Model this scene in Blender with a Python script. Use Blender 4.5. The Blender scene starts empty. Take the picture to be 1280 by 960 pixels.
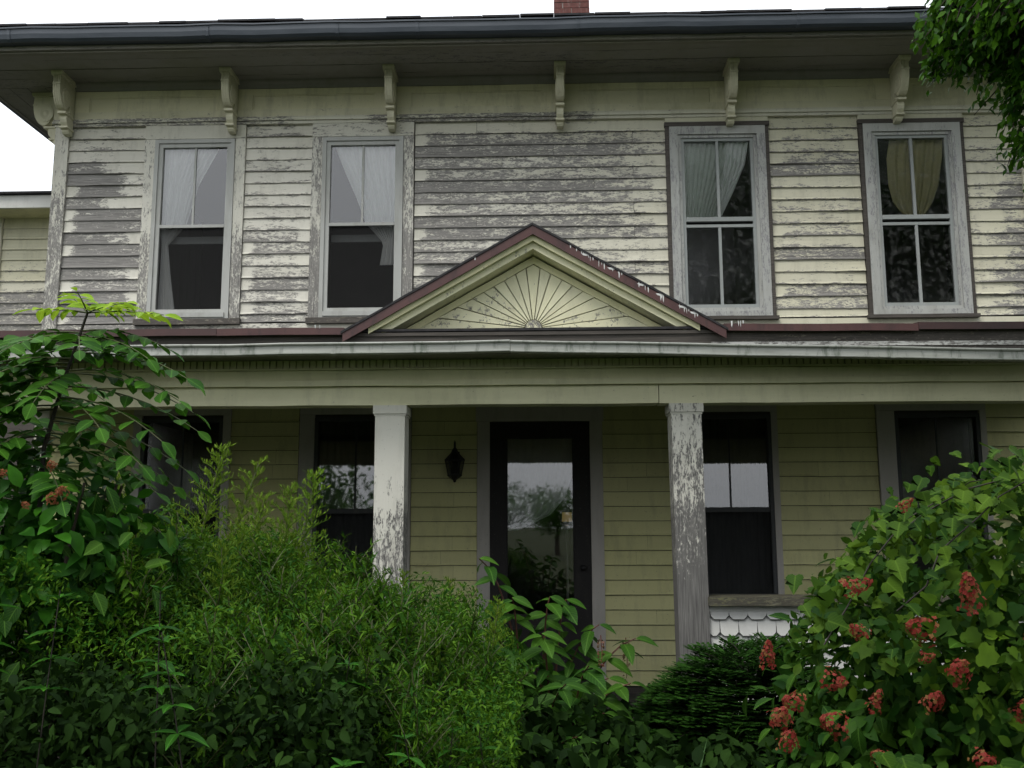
import bpy, math, random
import numpy as np
from mathutils import Vector, Matrix

random.seed(7)
rng = np.random.default_rng(11)
SC = bpy.context.scene
COL = SC.collection
R = math.radians

# ------------------------------------------------------------------ camera
def camera():
    pitch, yaw, roll = R(8.47148), R(1.74177), R(-0.18994)
    cy, sy, cp, sp = math.cos(yaw), math.sin(yaw), math.cos(pitch), math.sin(pitch)
    f = Vector((-sy * cp, cy * cp, sp)); r = Vector((cy, sy, 0)); u = r.cross(f)
    cr, sr = math.cos(roll), math.sin(roll)
    r2 = r * cr + u * sr; u2 = u * cr - r * sr
    cd = bpy.data.cameras.new('camera'); cd.lens = 33.75; cd.sensor_width = 36
    cd.clip_start = 0.05; cd.clip_end = 3000
    co = bpy.data.objects.new('camera', cd); COL.objects.link(co)
    m = Matrix((r2, u2, -f)).transposed().to_4x4(); m.translation = (0.025, -8.0, 1.75)
    co.matrix_world = m
    SC.camera = co
camera()

# ------------------------------------------------------------------ sky, sun, exposure
SUN_EL, SUN_AZ = 56, 212          # azimuth measured clockwise from +Y; the sun stands behind the camera, a little left
w = bpy.data.worlds.new('World'); SC.world = w; w.use_nodes = True
nt = w.node_tree; nt.nodes.clear()
sky = nt.nodes.new('ShaderNodeTexSky'); sky.sky_type = 'NISHITA'; sky.sun_disc = False
sky.sun_elevation = R(SUN_EL); sky.sun_rotation = R(SUN_AZ)
sky.air_density = 1.0; sky.dust_density = 6.0; sky.ozone_density = 1.0
hs = nt.nodes.new('ShaderNodeHueSaturation'); hs.inputs['Saturation'].default_value = 0.22
bg = nt.nodes.new('ShaderNodeBackground'); bg.inputs['Strength'].default_value = 0.13
wo = nt.nodes.new('ShaderNodeOutputWorld')
cl_ = nt.nodes.new('ShaderNodeMix'); cl_.data_type = 'RGBA'; cl_.inputs[0].default_value = .75   # an even cloud layer over the clear sky
tc_ = nt.nodes.new('ShaderNodeTexCoord'); sx_ = nt.nodes.new('ShaderNodeSeparateXYZ'); nt.links.new(tc_.outputs['Generated'], sx_.inputs[0])
gr_ = nt.nodes.new('ShaderNodeMapRange'); gr_.inputs[1].default_value = 0; gr_.inputs[2].default_value = 1; gr_.inputs[3].default_value = .55; gr_.inputs[4].default_value = 1.0   # overcast sky: brightest overhead
nt.links.new(sx_.outputs['Z'], gr_.inputs[0])
cs_ = nt.nodes.new('ShaderNodeVectorMath'); cs_.operation = 'SCALE'; cs_.inputs[0].default_value = (16.4, 17.1, 18.0)
nt.links.new(gr_.outputs[0], cs_.inputs['Scale']); nt.links.new(cs_.outputs[0], cl_.inputs[7])
nt.links.new(sky.outputs[0], hs.inputs['Color']); nt.links.new(hs.outputs[0], cl_.inputs[6]); nt.links.new(cl_.outputs[2], bg.inputs['Color']); nt.links.new(bg.outputs[0], wo.inputs[0])
sd = bpy.data.lights.new('sun', 'SUN'); sd.energy = 1.5; sd.angle = R(22); sd.color = (1, .96, .9)
so = bpy.data.objects.new('sun', sd); COL.objects.link(so)
az, el = R(SUN_AZ), R(SUN_EL)
sdir = Vector((math.sin(az) * math.cos(el), math.cos(az) * math.cos(el), math.sin(el)))
so.rotation_euler = sdir.to_track_quat('Z', 'Y').to_euler(); so.location = sdir * 60
SC.view_settings.view_transform = 'Standard'; SC.view_settings.look = 'None'
SC.view_settings.exposure = 0.15; SC.view_settings.gamma = 1.0
SC.render.engine = 'CYCLES'
SC.cycles.max_bounces = 6; SC.cycles.transparent_max_bounces = 16
SC.cycles.diffuse_bounces = 3; SC.cycles.glossy_bounces = 3
SC.cycles.use_denoising = True

# ------------------------------------------------------------------ materials
class NT:
    def __init__(s, name):
        s.m = bpy.data.materials.new(name); s.m.use_nodes = True; s.t = s.m.node_tree; s.t.nodes.clear()
        s.out = s.n('ShaderNodeOutputMaterial')
    def n(s, typ, ins=None, **props):
        nd = s.t.nodes.new(typ)
        for k, v in props.items(): setattr(nd, k, v)
        for k, v in (ins or {}).items(): s.set(nd.inputs[k], v)
        return nd
    def set(s, sock, v):
        if hasattr(v, 'is_output'): s.t.links.new(v, sock)
        elif isinstance(v, (tuple, list)) and len(v) == 3 and sock.type == 'RGBA': sock.default_value = (*v, 1)
        else: sock.default_value = v
    def math(s, op, a, b=0.0, clamp=False):
        nd = s.n('ShaderNodeMath', operation=op, use_clamp=clamp); s.set(nd.inputs[0], a); s.set(nd.inputs[1], b); return nd.outputs[0]
    def mix(s, f, a, b, blend='MIX'):
        nd = s.n('ShaderNodeMix', data_type='RGBA', blend_type=blend)
        s.set(nd.inputs[0], f); s.set(nd.inputs[6], a); s.set(nd.inputs[7], b); return nd.outputs[2]
    def coords(s, scale=(1, 1, 1), rand=0.0):
        tc = s.n('ShaderNodeTexCoord').outputs['Object']
        if rand:
            r = s.n('ShaderNodeObjectInfo').outputs['Random']
            off = s.n('ShaderNodeCombineXYZ', {0: s.math('MULTIPLY', r, rand), 1: s.math('MULTIPLY', r, rand * .37), 2: s.math('MULTIPLY', r, rand * 1.7)})
            tc = s.n('ShaderNodeVectorMath', {0: tc, 1: off.outputs[0]}, operation='ADD').outputs[0]
        return s.n('ShaderNodeMapping', {'Vector': tc, 'Scale': scale}).outputs[0]
    def noise(s, vec, scale=1.0, detail=4, rough=.55, dist=0.0):
        return s.n('ShaderNodeTexNoise', {'Vector': vec, 'Scale': scale, 'Detail': detail, 'Roughness': rough, 'Distortion': dist}).outputs['Fac']
    def ramp(s, v, a, b, lo=0.0, hi=1.0):
        return s.n('ShaderNodeMapRange', {0: v, 1: a, 2: b, 3: lo, 4: hi}).outputs[0]
    def bump(s, h, strength=.4, dist=.002):
        return s.n('ShaderNodeBump', {'Height': h, 'Strength': strength, 'Distance': dist}).outputs[0]
    def attr(s, name): return s.n('ShaderNodeAttribute', attribute_name=name).outputs['Fac']
    def bsdf(s, col, rough=.6, normal=None, spec=.4, metal=0.0, **kw):
        b = s.n('ShaderNodeBsdfPrincipled', {'Base Color': col, 'Roughness': rough, 'Metallic': metal, 'Specular IOR Level': spec})
        for k, v in kw.items(): s.set(b.inputs[k], v)
        if normal is not None: s.set(b.inputs['Normal'], normal)
        return b.outputs[0]
    def done(s, sh): s.t.links.new(sh, s.out.inputs[0]); return s.m

def paint_mat(name, white, yellow, wood=(.235, .225, .208), wear0=0.0, axis='X', dirt=.35, moss=0.0, spread=.62, grain_sc=1.0, rough=.6, dirtcol=(.17, .16, .12)):
    n = NT(name)
    sc = {'X': (8.5, 34, 34), 'Z': (40, 40, 9), 'N': (18, 18, 18)}[axis]
    gs = {'X': (6, 160, 160), 'Z': (160, 160, 6), 'N': (60, 60, 60)}[axis]
    v = n.coords(sc, 41.0)
    nz = n.noise(v, 1.0, 9, .66, .25)
    fine = n.noise(n.n('ShaderNodeVectorMath', {0: v, 1: (4.3, 3.1, 3.1) if axis != 'Z' else (3.1, 3.1, 4.3)}, operation='MULTIPLY').outputs[0], 1.0, 6, .7, .4)
    nz = n.math('ADD', n.math('MULTIPLY', nz, .54), n.math('MULTIPLY', fine, .46))
    wear = n.math('ADD', n.attr('wear'), wear0)  # paint loss, plus shadow lines painted along lap and shingle edges
    thr = n.math('MULTIPLY_ADD', wear, spread); n.t.nodes[-1].inputs[2].default_value = .5 - spread * .5
    mask = n.math('MULTIPLY_ADD', n.math('SUBTRACT', nz, thr), 34.0, True); n.t.nodes[-1].inputs[2].default_value = .5
    grain = n.noise(n.coords(gs, 17.0), grain_sc, 4, .6)
    low = n.noise(n.coords((1.3, 1.3, 1.3), 3.0), 1.0, 3)
    tint = n.math('ADD', n.attr('tint'), n.ramp(low, .3, .7, -.12, .12), True)
    pc = n.mix(tint, white, yellow)
    streak = n.noise(n.coords((9, 9, 2.2)), 1.0, 6, .7)
    pc = n.mix(n.ramp(streak, .5, .78, 0, dirt), pc, dirtcol)
    if moss:
        ms = n.noise(n.coords((1.1, 1.1, 3.0)), 1.0, 5, .6)
        pc = n.mix(n.ramp(ms, .45, .7, 0, moss), pc, (.16, .17, .06))
    speck = n.noise(n.coords((70, 70, 70), 9.0), 1.0, 2, .5)
    pc = n.mix(n.ramp(speck, .68, .76, 0, .5), pc, (.2, .19, .17))
    wc = n.mix(n.ramp(grain, .3, .7), tuple(c * .45 for c in wood), tuple(c * 1.35 for c in wood))
    wc = n.mix(n.ramp(low, .35, .65, 0, .5), wc, tuple(c * .7 for c in wood))
    halo = n.math('SUBTRACT', 1.0, n.math('ABSOLUTE', n.math('MULTIPLY_ADD', mask, 2.0)))
    n.t.nodes[-2].inputs[2].default_value = -1.0
    rj = n.ramp(n.n('ShaderNodeObjectInfo').outputs['Random'], 0, 1, .92, 1.05)
    res = n.math('MULTIPLY_ADD', n.math('SUBTRACT', n.math('ADD', n.math('MULTIPLY', nz, .55), n.math('MULTIPLY', fine, .45)), thr), 9.0, True); n.t.nodes[-1].inputs[2].default_value = .62
    res = n.math('MULTIPLY', res, n.ramp(low, .3, .6, .35, .9))
    wc = n.mix(res, wc, tuple(.5 * c + .5 * d for c, d in zip(white, wood)))
    col = n.mix(mask, wc, pc)
    cj = n.n('ShaderNodeCombineColor', {0: rj, 1: rj, 2: rj}).outputs[0]
    col = n.mix(1.0, col, cj, 'MULTIPLY')
    h = n.math('ADD', n.math('MULTIPLY', mask, 1.0), n.math('MULTIPLY', grain, .5))
    return n.done(n.bsdf(col, rough, n.bump(h, .55, .0022), .25))

WHITE = (.62, .60, .52); YEL = (.60, .575, .42)
M = {}
M['board'] = paint_mat('peeling_siding_paint', WHITE, YEL)
M['trim'] = paint_mat('peeling_trim_paint', (.62, .605, .53), YEL, axis='Z', dirt=.4)
M['trimx'] = paint_mat('peeling_trim_paint_level', (.62, .605, .52), (.56, .545, .35), axis='X', dirt=.4)
M['frieze'] = paint_mat('frieze_paint', (.66, .635, .47), (.61, .58, .35), axis='X', dirt=.5, moss=.35, wear0=.05)
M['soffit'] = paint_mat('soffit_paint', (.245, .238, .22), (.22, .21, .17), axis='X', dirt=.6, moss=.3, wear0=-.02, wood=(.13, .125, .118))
M['porchboard'] = paint_mat('sheltered_siding_paint', (.71, .685, .36), (.64, .62, .30), axis='X', dirt=.32, wear0=-.2, wood=(.035, .032, .022))
M['beam'] = paint_mat('porch_beam_paint', (.70, .68, .47), (.52, .51, .30), axis='X', dirt=.3, moss=.25, wear0=.06)
M['pedim'] = paint_mat('pediment_paint', (.80, .775, .55), (.74, .71, .44), axis='N', dirt=.25, moss=.06, wear0=.1)
M['column'] = paint_mat('column_paint', (.60, .585, .52), (.5, .5, .42), axis='Z', dirt=.35, wood=(.14, .136, .128))
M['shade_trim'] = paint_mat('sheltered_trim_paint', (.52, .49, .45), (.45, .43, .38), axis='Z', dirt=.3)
M['storm'] = paint_mat('storm_frame_paint', (.41, .415, .39), (.37, .39, .37), axis='Z', dirt=.5, wear0=.02, wood=(.3, .3, .3))
M['sash'] = paint_mat('sash_paint', (.31, .33, .32), (.29, .31, .30), axis='Z', dirt=.3, wear0=.08)
M['oldwood'] = paint_mat('bare_old_wood', (.2, .18, .15), (.2, .18, .15), wood=(.085, .075, .065), wear0=.72, axis='X', dirt=.8, moss=.3)
M['darksash'] = paint_mat('dark_sash_paint', (.065, .068, .07), (.06, .06, .06), axis='Z', dirt=.3, wear0=-.1)
M['darkwood'] = paint_mat('dark_door_wood', (.022, .02, .019), (.022, .02, .019), wood=(.10, .075, .055), wear0=.12, axis='Z', dirt=.1)
M['mosswood'] = paint_mat('mossy_rail_wood', (.13, .125, .08), (.13, .125, .06), wood=(.07, .065, .05), wear0=.45, axis='X', dirt=.6, moss=.8)
M['shingle_white'] = paint_mat('white_shingle_paint', (.56, .56, .54), (.5, .5, .42), axis='N', dirt=.25, wear0=.02, wood=(.05, .05, .048))
M['chalk'] = paint_mat('white_trim_paint', (.62, .62, .59), (.55, .54, .45), axis='X', dirt=.3, wear0=.08)

def simple(name, a, b, scale=8, rough=.5, metal=0.0, spec=.4, bump=.2, stretch=(1, 1, 1), detail=5, streaks=None, dist=.002):
    n = NT(name)
    z = n.noise(n.coords(tuple(scale * c for c in stretch), 13.0), 1.0, detail, .6)
    col = n.mix(n.ramp(z, .3, .7), a, b)
    if streaks:
        s2 = n.noise(n.coords((22, 22, 5)), 1.0, 6, .7)
        col = n.mix(n.ramp(s2, .52, .66, 0, streaks[1]), col, streaks[0])
    return n.done(n.bsdf(col, n.ramp(z, 0, 1, rough * .8, rough * 1.2), n.bump(z, bump, dist), spec, metal))

M['gutter_dark'] = simple('slate_gutter_metal', (.04, .05, .064), (.07, .082, .098), 3, .5, .0, .4, .1, (1, 6, 6))
M['gutter_white'] = simple('white_gutter_metal', (.24, .25, .22), (.38, .39, .355), 5, .45, .0, .5, .1, (1, 9, 9), streaks=((.09, .11, .08), .8))
M['roofing'] = simple('dark_roofing', (.02, .02, .022), (.05, .048, .05), 30, .9, 0, .2, .5)
M['maroon'] = simple('maroon_metal', (.065, .027, .026), (.095, .042, .038), 5, .45, 0, .4, .1, (1, 1, 1), streaks=((.025, .016, .015), .5))
M['maroon_dark'] = simple('maroon_metal_dirty', (.03, .018, .018), (.075, .034, .031), 3, .5, 0, .4, .1)
M['white_drip'] = simple('white_drip', (.6, .6, .58), (.7, .7, .68), 30, .6)
M['black_iron'] = simple('black_iron', (.008, .008, .009), (.02, .019, .018), 30, .5, .2)
M['brick'] = simple('red_brick', (.085, .034, .030), (.145, .062, .053), 22, .85, 0, .2, .5, streaks=((.3, .24, .22), .3))
M['mortar'] = simple('mortar', (.28, .25, .23), (.36, .33, .3), 40, .9)
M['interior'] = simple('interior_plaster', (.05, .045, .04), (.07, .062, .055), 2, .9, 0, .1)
M['wood_floor'] = simple('porch_floor_boards', (.05, .048, .044), (.085, .08, .075), 6, .8, 0, .2, .3, (1, 8, 1))
M['ground'] = simple('soil_and_grass', (.018, .02, .01), (.045, .06, .02), 3, .95, 0, .1, .6, dist=.03)
M['ceilwood'] = simple('stained_ceiling_boards', (.03, .027, .018), (.06, .05, .035), 6, .7, 0, .3, .3, (1, 8, 1))
M['black'] = simple('dark_gap', (.006, .006, .006), (.012, .011, .01), 9, .9, 0, .1)

def cloth(name, a, b, alpha):
    n = NT(name)
    z = n.noise(n.coords((40, 40, 6)), 1.0, 3)
    d = n.n('ShaderNodeBsdfDiffuse', {'Color': n.mix(z, a, b)}).outputs[0]
    tl = n.n('ShaderNodeBsdfTranslucent', {'Color': n.mix(z, a, b)}).outputs[0]
    s = n.n('ShaderNodeMixShader', {0: .12, 1: d, 2: tl}).outputs[0]
    tr = n.n('ShaderNodeBsdfTransparent').outputs[0]
    return n.done(n.n('ShaderNodeMixShader', {0: alpha, 1: tr, 2: s}).outputs[0])
M['curtain'] = cloth('white_curtain_cloth', (.86, .88, .86), (.92, .93, .91), .97)
M['sheer'] = cloth('sheer_curtain_cloth', (.66, .72, .66), (.76, .80, .73), .88)
M['lace'] = cloth('lace_curtain_cloth', (.6, .62, .6), (.72, .72, .7), .8)
M['yellow_curtain'] = cloth('yellowed_curtain_cloth', (.62, .56, .33), (.72, .66, .42), .97)
M['grey_curtain'] = cloth('grey_curtain_cloth', (.10, .11, .115), (.17, .18, .18), .9)

def glass(name, ior, tint=(.93, .95, .95), grime=.06, rough=.02):
    n = NT(name)
    fr = n.n('ShaderNodeFresnel', {'IOR': ior}).outputs[0]
    wv = n.noise(n.coords((2.2, 2.2, 3.0), 23.0), 1.0, 2)
    gl = n.n('ShaderNodeBsdfAnisotropic' if False else 'ShaderNodeBsdfGlossy', {'Color': (1, 1, 1), 'Roughness': rough, 'Normal': n.bump(wv, .05, .01)}).outputs[0]
    tr = n.n('ShaderNodeBsdfTransparent', {'Color': tint}).outputs[0]
    s = n.n('ShaderNodeMixShader', {0: fr, 1: tr, 2: gl}).outputs[0]
    gz = n.noise(n.coords((18, 18, 18), 11.0), 1.0, 8, .7)
    df = n.n('ShaderNodeBsdfDiffuse', {'Color': (.45, .46, .44)}).outputs[0]
    return n.done(n.n('ShaderNodeMixShader', {0: n.ramp(gz, .5, .7, 0, grime), 1: s, 2: df}).outputs[0])
M['glass'] = glass('window_glass', 2.35)
M['upperglass'] = glass('upper_window_glass', 2.05, (.97, .98, .98), .03)
M['oldglass'] = glass('grimy_old_glass', 1.7, grime=.13, rough=.16)
def screen_mat():
    n = NT('insect_screen')
    z = n.noise(n.coords((3, 3, 3)), 1.0, 3)
    d = n.bsdf(n.mix(z, (.016, .016, .016), (.026, .026, .025)), .8, None, .2)
    tr = n.n('ShaderNodeBsdfTransparent').outputs[0]
    return n.done(n.n('ShaderNodeMixShader', {0: .55, 1: tr, 2: d}).outputs[0])
M['screen'] = screen_mat()
def lampshade_mat():
    n = NT('lit_lamp_shade')
    e = n.n('ShaderNodeEmission', {'Color': (1, .72, .28, 1), 'Strength': .09}).outputs[0]
    d = n.n('ShaderNodeBsdfDiffuse', {'Color': (.6, .45, .2, 1)}).outputs[0]
    return n.done(n.n('ShaderNodeAddShader', {0: e, 1: d}).outputs[0])
M['lampshade'] = lampshade_mat()

def leaf_mat(name, dark, light, trans=.25, rough=.5, spec=.08, vein=0.0, third=None):
    n = NT(name)
    r = n.n('ShaderNodeObjectInfo').outputs['Random']
    t = n.math('POWER', n.math('FRACT', n.math('ADD', n.attr('tone'), r)), 1.5)
    col = n.mix(n.ramp(t, 0, 1), dark, light)
    if third: col = n.mix(n.ramp(t, .55, .85), col, third)
    z = n.noise(n.coords((30, 30, 30)), 1.0, 3)
    col = n.mix(n.ramp(z, .35, .75, 0, .35), col, tuple(c * .6 for c in dark))
    if vein:
        g = n.n('ShaderNodeSeparateXYZ', {0: n.n('ShaderNodeTexCoord').outputs['Generated']}).outputs
        ax = n.math('ABSOLUTE', n.math('SUBTRACT', g[0], .5))
        mid = n.ramp(ax, .015, .05, 1, 0)
        side = n.math('SINE', n.math('MULTIPLY', n.math('SUBTRACT', g[1], n.math('MULTIPLY', ax, .7)), 48.0))
        vn = n.math('MAXIMUM', mid, n.math('MULTIPLY', n.ramp(side, .75, 1.0, 0, 1), .5))
        col = n.mix(n.math('MULTIPLY', vn, vein), col, tuple(min(1, c * 1.7 + .02) for c in light))
        col = n.mix(n.ramp(ax, .1, .5, 0, .35), col, tuple(c * .75 for c in dark))
    b = n.bsdf(col, rough, n.bump(z, .25, .003), spec)
    tl = n.n('ShaderNodeBsdfTranslucent', {'Color': n.mix(.5, col, light)}).outputs[0]
    return n.done(n.n('ShaderNodeMixShader', {0: trans, 1: b, 2: tl}).outputs[0])
M['leaf_sapling'] = leaf_mat('sapling_leaf', (0.016, 0.065, 0.007), (0.06, 0.17, 0.012), vein=.5)
M['leaf_young'] = leaf_mat('young_leaf', (0.2, 0.36, 0.02), (0.32, 0.46, 0.03), .35, vein=.5)
M['leaf_hydrangea'] = leaf_mat('hydrangea_leaf', (0.012, 0.048, 0.006), (0.06, 0.14, 0.012), vein=.5)
M['leaf_grape'] = leaf_mat('grapevine_leaf', (.014,.05,.006), (.10,.185,.013), .3, .5, .07, vein=.28)
M['leaf_gold'] = leaf_mat('goldenrod_leaf', (0.014, 0.065, 0.006), (0.09, 0.19, 0.011), .25, .5, .07)
M['plume'] = leaf_mat('goldenrod_plume', (0.09, 0.18, 0.015), (0.19, 0.28, 0.03), .25, .6, .07)
M['leaf_weed'] = leaf_mat('broad_weed_leaf', (0.01, 0.05, 0.005), (0.04, 0.15, 0.01), .22, .38, .07, vein=.5)
M['leaf_poke'] = leaf_mat('pokeweed_leaf', (0.018, 0.062, 0.008), (0.055, 0.135, 0.013), .25, .45, .07, vein=.5)
M['leaf_yew'] = leaf_mat('yew_needle', (0.011, 0.04, 0.006), (0.03, 0.085, 0.01), .08, .5, .07)
M['leaf_tree'] = leaf_mat('tree_leaf', (0.012, 0.05, 0.005), (0.08, 0.2, 0.01), .25, .45, .07)
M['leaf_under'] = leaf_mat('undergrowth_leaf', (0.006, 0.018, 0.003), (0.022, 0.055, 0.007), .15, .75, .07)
M['grassblade'] = leaf_mat('grass_blade', (.04, .10, .03), (.10, .17, .06), .2, .5, .07)
M['floret_red'] = leaf_mat('pink_red_floret', (0.2, 0.021, 0.016), (0.33, 0.075, 0.052), .25, .6, .15, third=(.23, .12, .04))
M['floret_orange'] = leaf_mat('orange_pink_floret', (0.26, 0.07, 0.035), (0.32, 0.14, 0.06), .25, .6, .2)
M['berry'] = leaf_mat('berry', (.12, .10, .04), (.2, .06, .05), .05, .4)
M['bark'] = simple('bark', (.03, .024, .018), (.07, .058, .045), 20, .9, 0, .2, .8, (1, 1, .25), dist=.01)
M['stem'] = simple('green_stem', (.045, .06, .02), (.09, .1, .035), 20, .6)
M['stem_red'] = simple('reddish_stem', (.08, .035, .025), (.13, .05, .035), 20, .55)
M['stem_dark'] = simple('dark_stem', (.018, .015, .012), (.035, .028, .02), 20, .7)

# ------------------------------------------------------------------ object helpers
def link(o, parent=None):
    COL.objects.link(o)
    if parent is not None: o.parent = parent
    return o
def tag(o, label=None, cat=None, group=None, kind=None):
    for k, v in (('label', label), ('category', cat), ('group', group), ('kind', kind)):
        if v: o[k] = v
    return o
def thing(name, label, cat, loc=(0, 0, 0), group=None):
    o = bpy.data.objects.new(name, None); o.location = loc; o.empty_display_size = .1
    link(o); return tag(o, label, cat, group)

class MB:
    def __init__(s): s.v = []; s.f = []; s.w = []; s.t = []; s.wear = 0.0; s.tint = 0.0
    def add(s, vs, fs, wear=None, tint=None):
        b = len(s.v); s.v += [tuple(p) for p in vs]; s.f += [tuple(i + b for i in f) for f in fs]
        s.w += list(wear) if wear is not None else [s.wear] * len(vs)
        s.t += list(tint) if tint is not None else [s.tint] * len(vs)
        return s
    def box(s, x0, x1, y0, y1, z0, z1):
        return s.add([(x0, y0, z0), (x1, y0, z0), (x1, y1, z0), (x0, y1, z0), (x0, y0, z1), (x1, y0, z1), (x1, y1, z1), (x0, y1, z1)],
                     [(0, 3, 2, 1), (4, 5, 6, 7), (0, 1, 5, 4), (1, 2, 6, 5), (2, 3, 7, 6), (3, 0, 4, 7)])
    def sweepx(s, prof, xs, dz=None, dy=None, caps=True):
        k = len(prof); vs = []; fs = []
        for i, x in enumerate(xs):
            oz = dz[i] if dz is not None else 0; oy = dy[i] if dy is not None else 0
            vs += [(x, y + oy, z + oz) for y, z in prof]
        for i in range(len(xs) - 1):
            for j in range(k):
                a = i * k + j; b = i * k + (j + 1) % k
                fs.append((a, a + k, b + k, b))
        if caps: fs.append(tuple(range(k))); fs.append(tuple(range((len(xs) - 1) * k + k - 1, (len(xs) - 1) * k - 1, -1)))
        return s.add(vs, fs)
    def prism(s, poly, y0, y1):
        k = len(poly)
        vs = [(x, y0, z) for x, z in poly] + [(x, y1, z) for x, z in poly]
        fs = [tuple(range(k)), tuple(range(2 * k - 1, k - 1, -1))] + [(i, i + k, (i + 1) % k + k, (i + 1) % k) for i in range(k)]
        return s.add(vs, fs)
    def prismx(s, poly, x0, x1):
        k = len(poly)
        vs = [(x0, y, z) for y, z in poly] + [(x1, y, z) for y, z in poly]
        fs = [tuple(range(k - 1, -1, -1)), tuple(range(k, 2 * k))] + [(i, (i + 1) % k, (i + 1) % k + k, i + k) for i in range(k)]
        return s.add(vs, fs)
    def lathe(s, prof, n=8, c=(0, 0, 0), rot=0.0):
        vs = []; fs = []
        for r, z in prof:
            for i in range(n):
                a = rot + 2 * math.pi * i / n; vs.append((c[0] + r * math.cos(a), c[1] + r * math.sin(a), c[2] + z))
        for j in range(len(prof) - 1):
            for i in range(n):
                fs.append((j * n + i, j * n + (i + 1) % n, (j + 1) * n + (i + 1) % n, (j + 1) * n + i))
        return s.add(vs, fs)
    def build(s, name, mat, parent=None, kind=None, label=None, smooth=False):
        me = bpy.data.meshes.new(name); me.from_pydata(s.v, [], s.f); me.materials.append(mat)
        if any(s.w) or any(s.t):
            a = me.attributes.new('wear', 'FLOAT', 'POINT'); a.data.foreach_set('value', s.w)
            a = me.attributes.new('tint', 'FLOAT', 'POINT'); a.data.foreach_set('value', s.t)
        if smooth: me.polygons.foreach_set('use_smooth', [True] * len(me.polygons))
        me.update()
        o = link(bpy.data.objects.new(name, me), parent)
        if kind: o['kind'] = kind
        if label: o['label'] = label
        return o

def part(name, mat, parent, *boxes, wear=0.0, tint=0.0, kind=None, label=None):
    m = MB(); m.wear = wear; m.tint = tint
    for b in boxes: m.box(*b)
    return m.build(name, mat, parent, kind, label)

class Cloud:
    """numpy accumulator for organic meshes: leaves and tubes joined into one mesh."""
    def __init__(s): s.v = []; s.lv = []; s.ls = []; s.tone = []; s.n = 0
    def scatter(s, tm, P, D, N, S, tone=None):
        """place template tm=(verts, faces) at points P, along directions D, facing N, scaled S"""
        tv, tf = tm; P = np.asarray(P, float); K = len(P)
        if K == 0: return s
        D = np.asarray(D, float); D = D / (np.linalg.norm(D, axis=1, keepdims=True) + 1e-9)
        X = np.cross(D, np.asarray(N, float)); X /= (np.linalg.norm(X, axis=1, keepdims=True) + 1e-9)
        Z = np.cross(X, D); S = np.broadcast_to(np.asarray(S, float).reshape(-1, 1) if np.ndim(S) else np.full((K, 1), S), (K, 1))
        B = np.stack([X, D, Z], 1) * S[:, :, None]
        V = np.einsum('vj,kjc->kvc', tv, B) + P[:, None, :]
        nv = len(tv); s.v.append(V.reshape(-1, 3))
        fl = np.concatenate([np.array(f) for f in tf]); sizes = np.array([len(f) for f in tf])
        s.lv.append((fl[None, :] + (np.arange(K) * nv)[:, None] + s.n).ravel()); s.ls.append(np.tile(sizes, K))
        tone = rng.random(K) if tone is None else np.broadcast_to(tone, (K,))
        s.tone.append(np.repeat(tone, nv)); s.n += K * nv
        return s
    def tube(s, pts, r0, r1, n=5, tone=.5):
        pts = np.asarray(pts, float); k = len(pts); rr = np.linspace(r0, r1, k)
        t = np.gradient(pts, axis=0); t /= np.linalg.norm(t, axis=1, keepdims=True) + 1e-9
        up = np.where(np.abs(t[:, 2:3]) > .9, [[1., 0, 0]], [[0, 0, 1.]])
        a = np.cross(t, up); a /= np.linalg.norm(a, axis=1, keepdims=True) + 1e-9
        b = np.cross(t, a); an = np.arange(n) * 2 * np.pi / n
        V = pts[:, None] + rr[:, None, None] * (np.cos(an)[None, :, None] * a[:, None] + np.sin(an)[None, :, None] * b[:, None])
        i, j = np.meshgrid(np.arange(k - 1), np.arange(n), indexing='ij'); i = i.ravel(); j = j.ravel(); j2 = (j + 1) % n
        q = np.stack([i * n + j, i * n + j2, (i + 1) * n + j2, (i + 1) * n + j], 1) + s.n
        s.v.append(V.reshape(-1, 3)); s.lv.append(q.ravel()); s.ls.append(np.full(len(q), 4)); s.tone.append(np.full(k * n, tone)); s.n += k * n
        return s
    def mesh(s, name, mat, smooth=True):
        V = np.concatenate(s.v); L = np.concatenate(s.lv).astype(np.int32); Z = np.concatenate(s.ls).astype(np.int32)
        me = bpy.data.meshes.new(name); me.vertices.add(len(V)); me.vertices.foreach_set('co', V.ravel().astype(np.float32))
        me.loops.add(len(L)); me.loops.foreach_set('vertex_index', L)
        st = np.concatenate([[0], np.cumsum(Z)[:-1]]).astype(np.int32)
        me.polygons.add(len(Z)); me.polygons.foreach_set('loop_start', st); me.polygons.foreach_set('loop_total', Z)
        if smooth: me.polygons.foreach_set('use_smooth', np.ones(len(Z), bool))
        a = me.attributes.new('tone', 'FLOAT', 'POINT'); a.data.foreach_set('value', np.concatenate(s.tone).astype(np.float32))
        me.materials.append(mat); me.update(calc_edges=True); me.validate(); return me
    def build(s, name, mat, parent=None, kind=None, label=None, smooth=True):
        o = link(bpy.data.objects.new(name, s.mesh(name, mat, smooth)), parent)
        if kind: o['kind'] = kind
        if label: o['label'] = label
        return o

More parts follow.
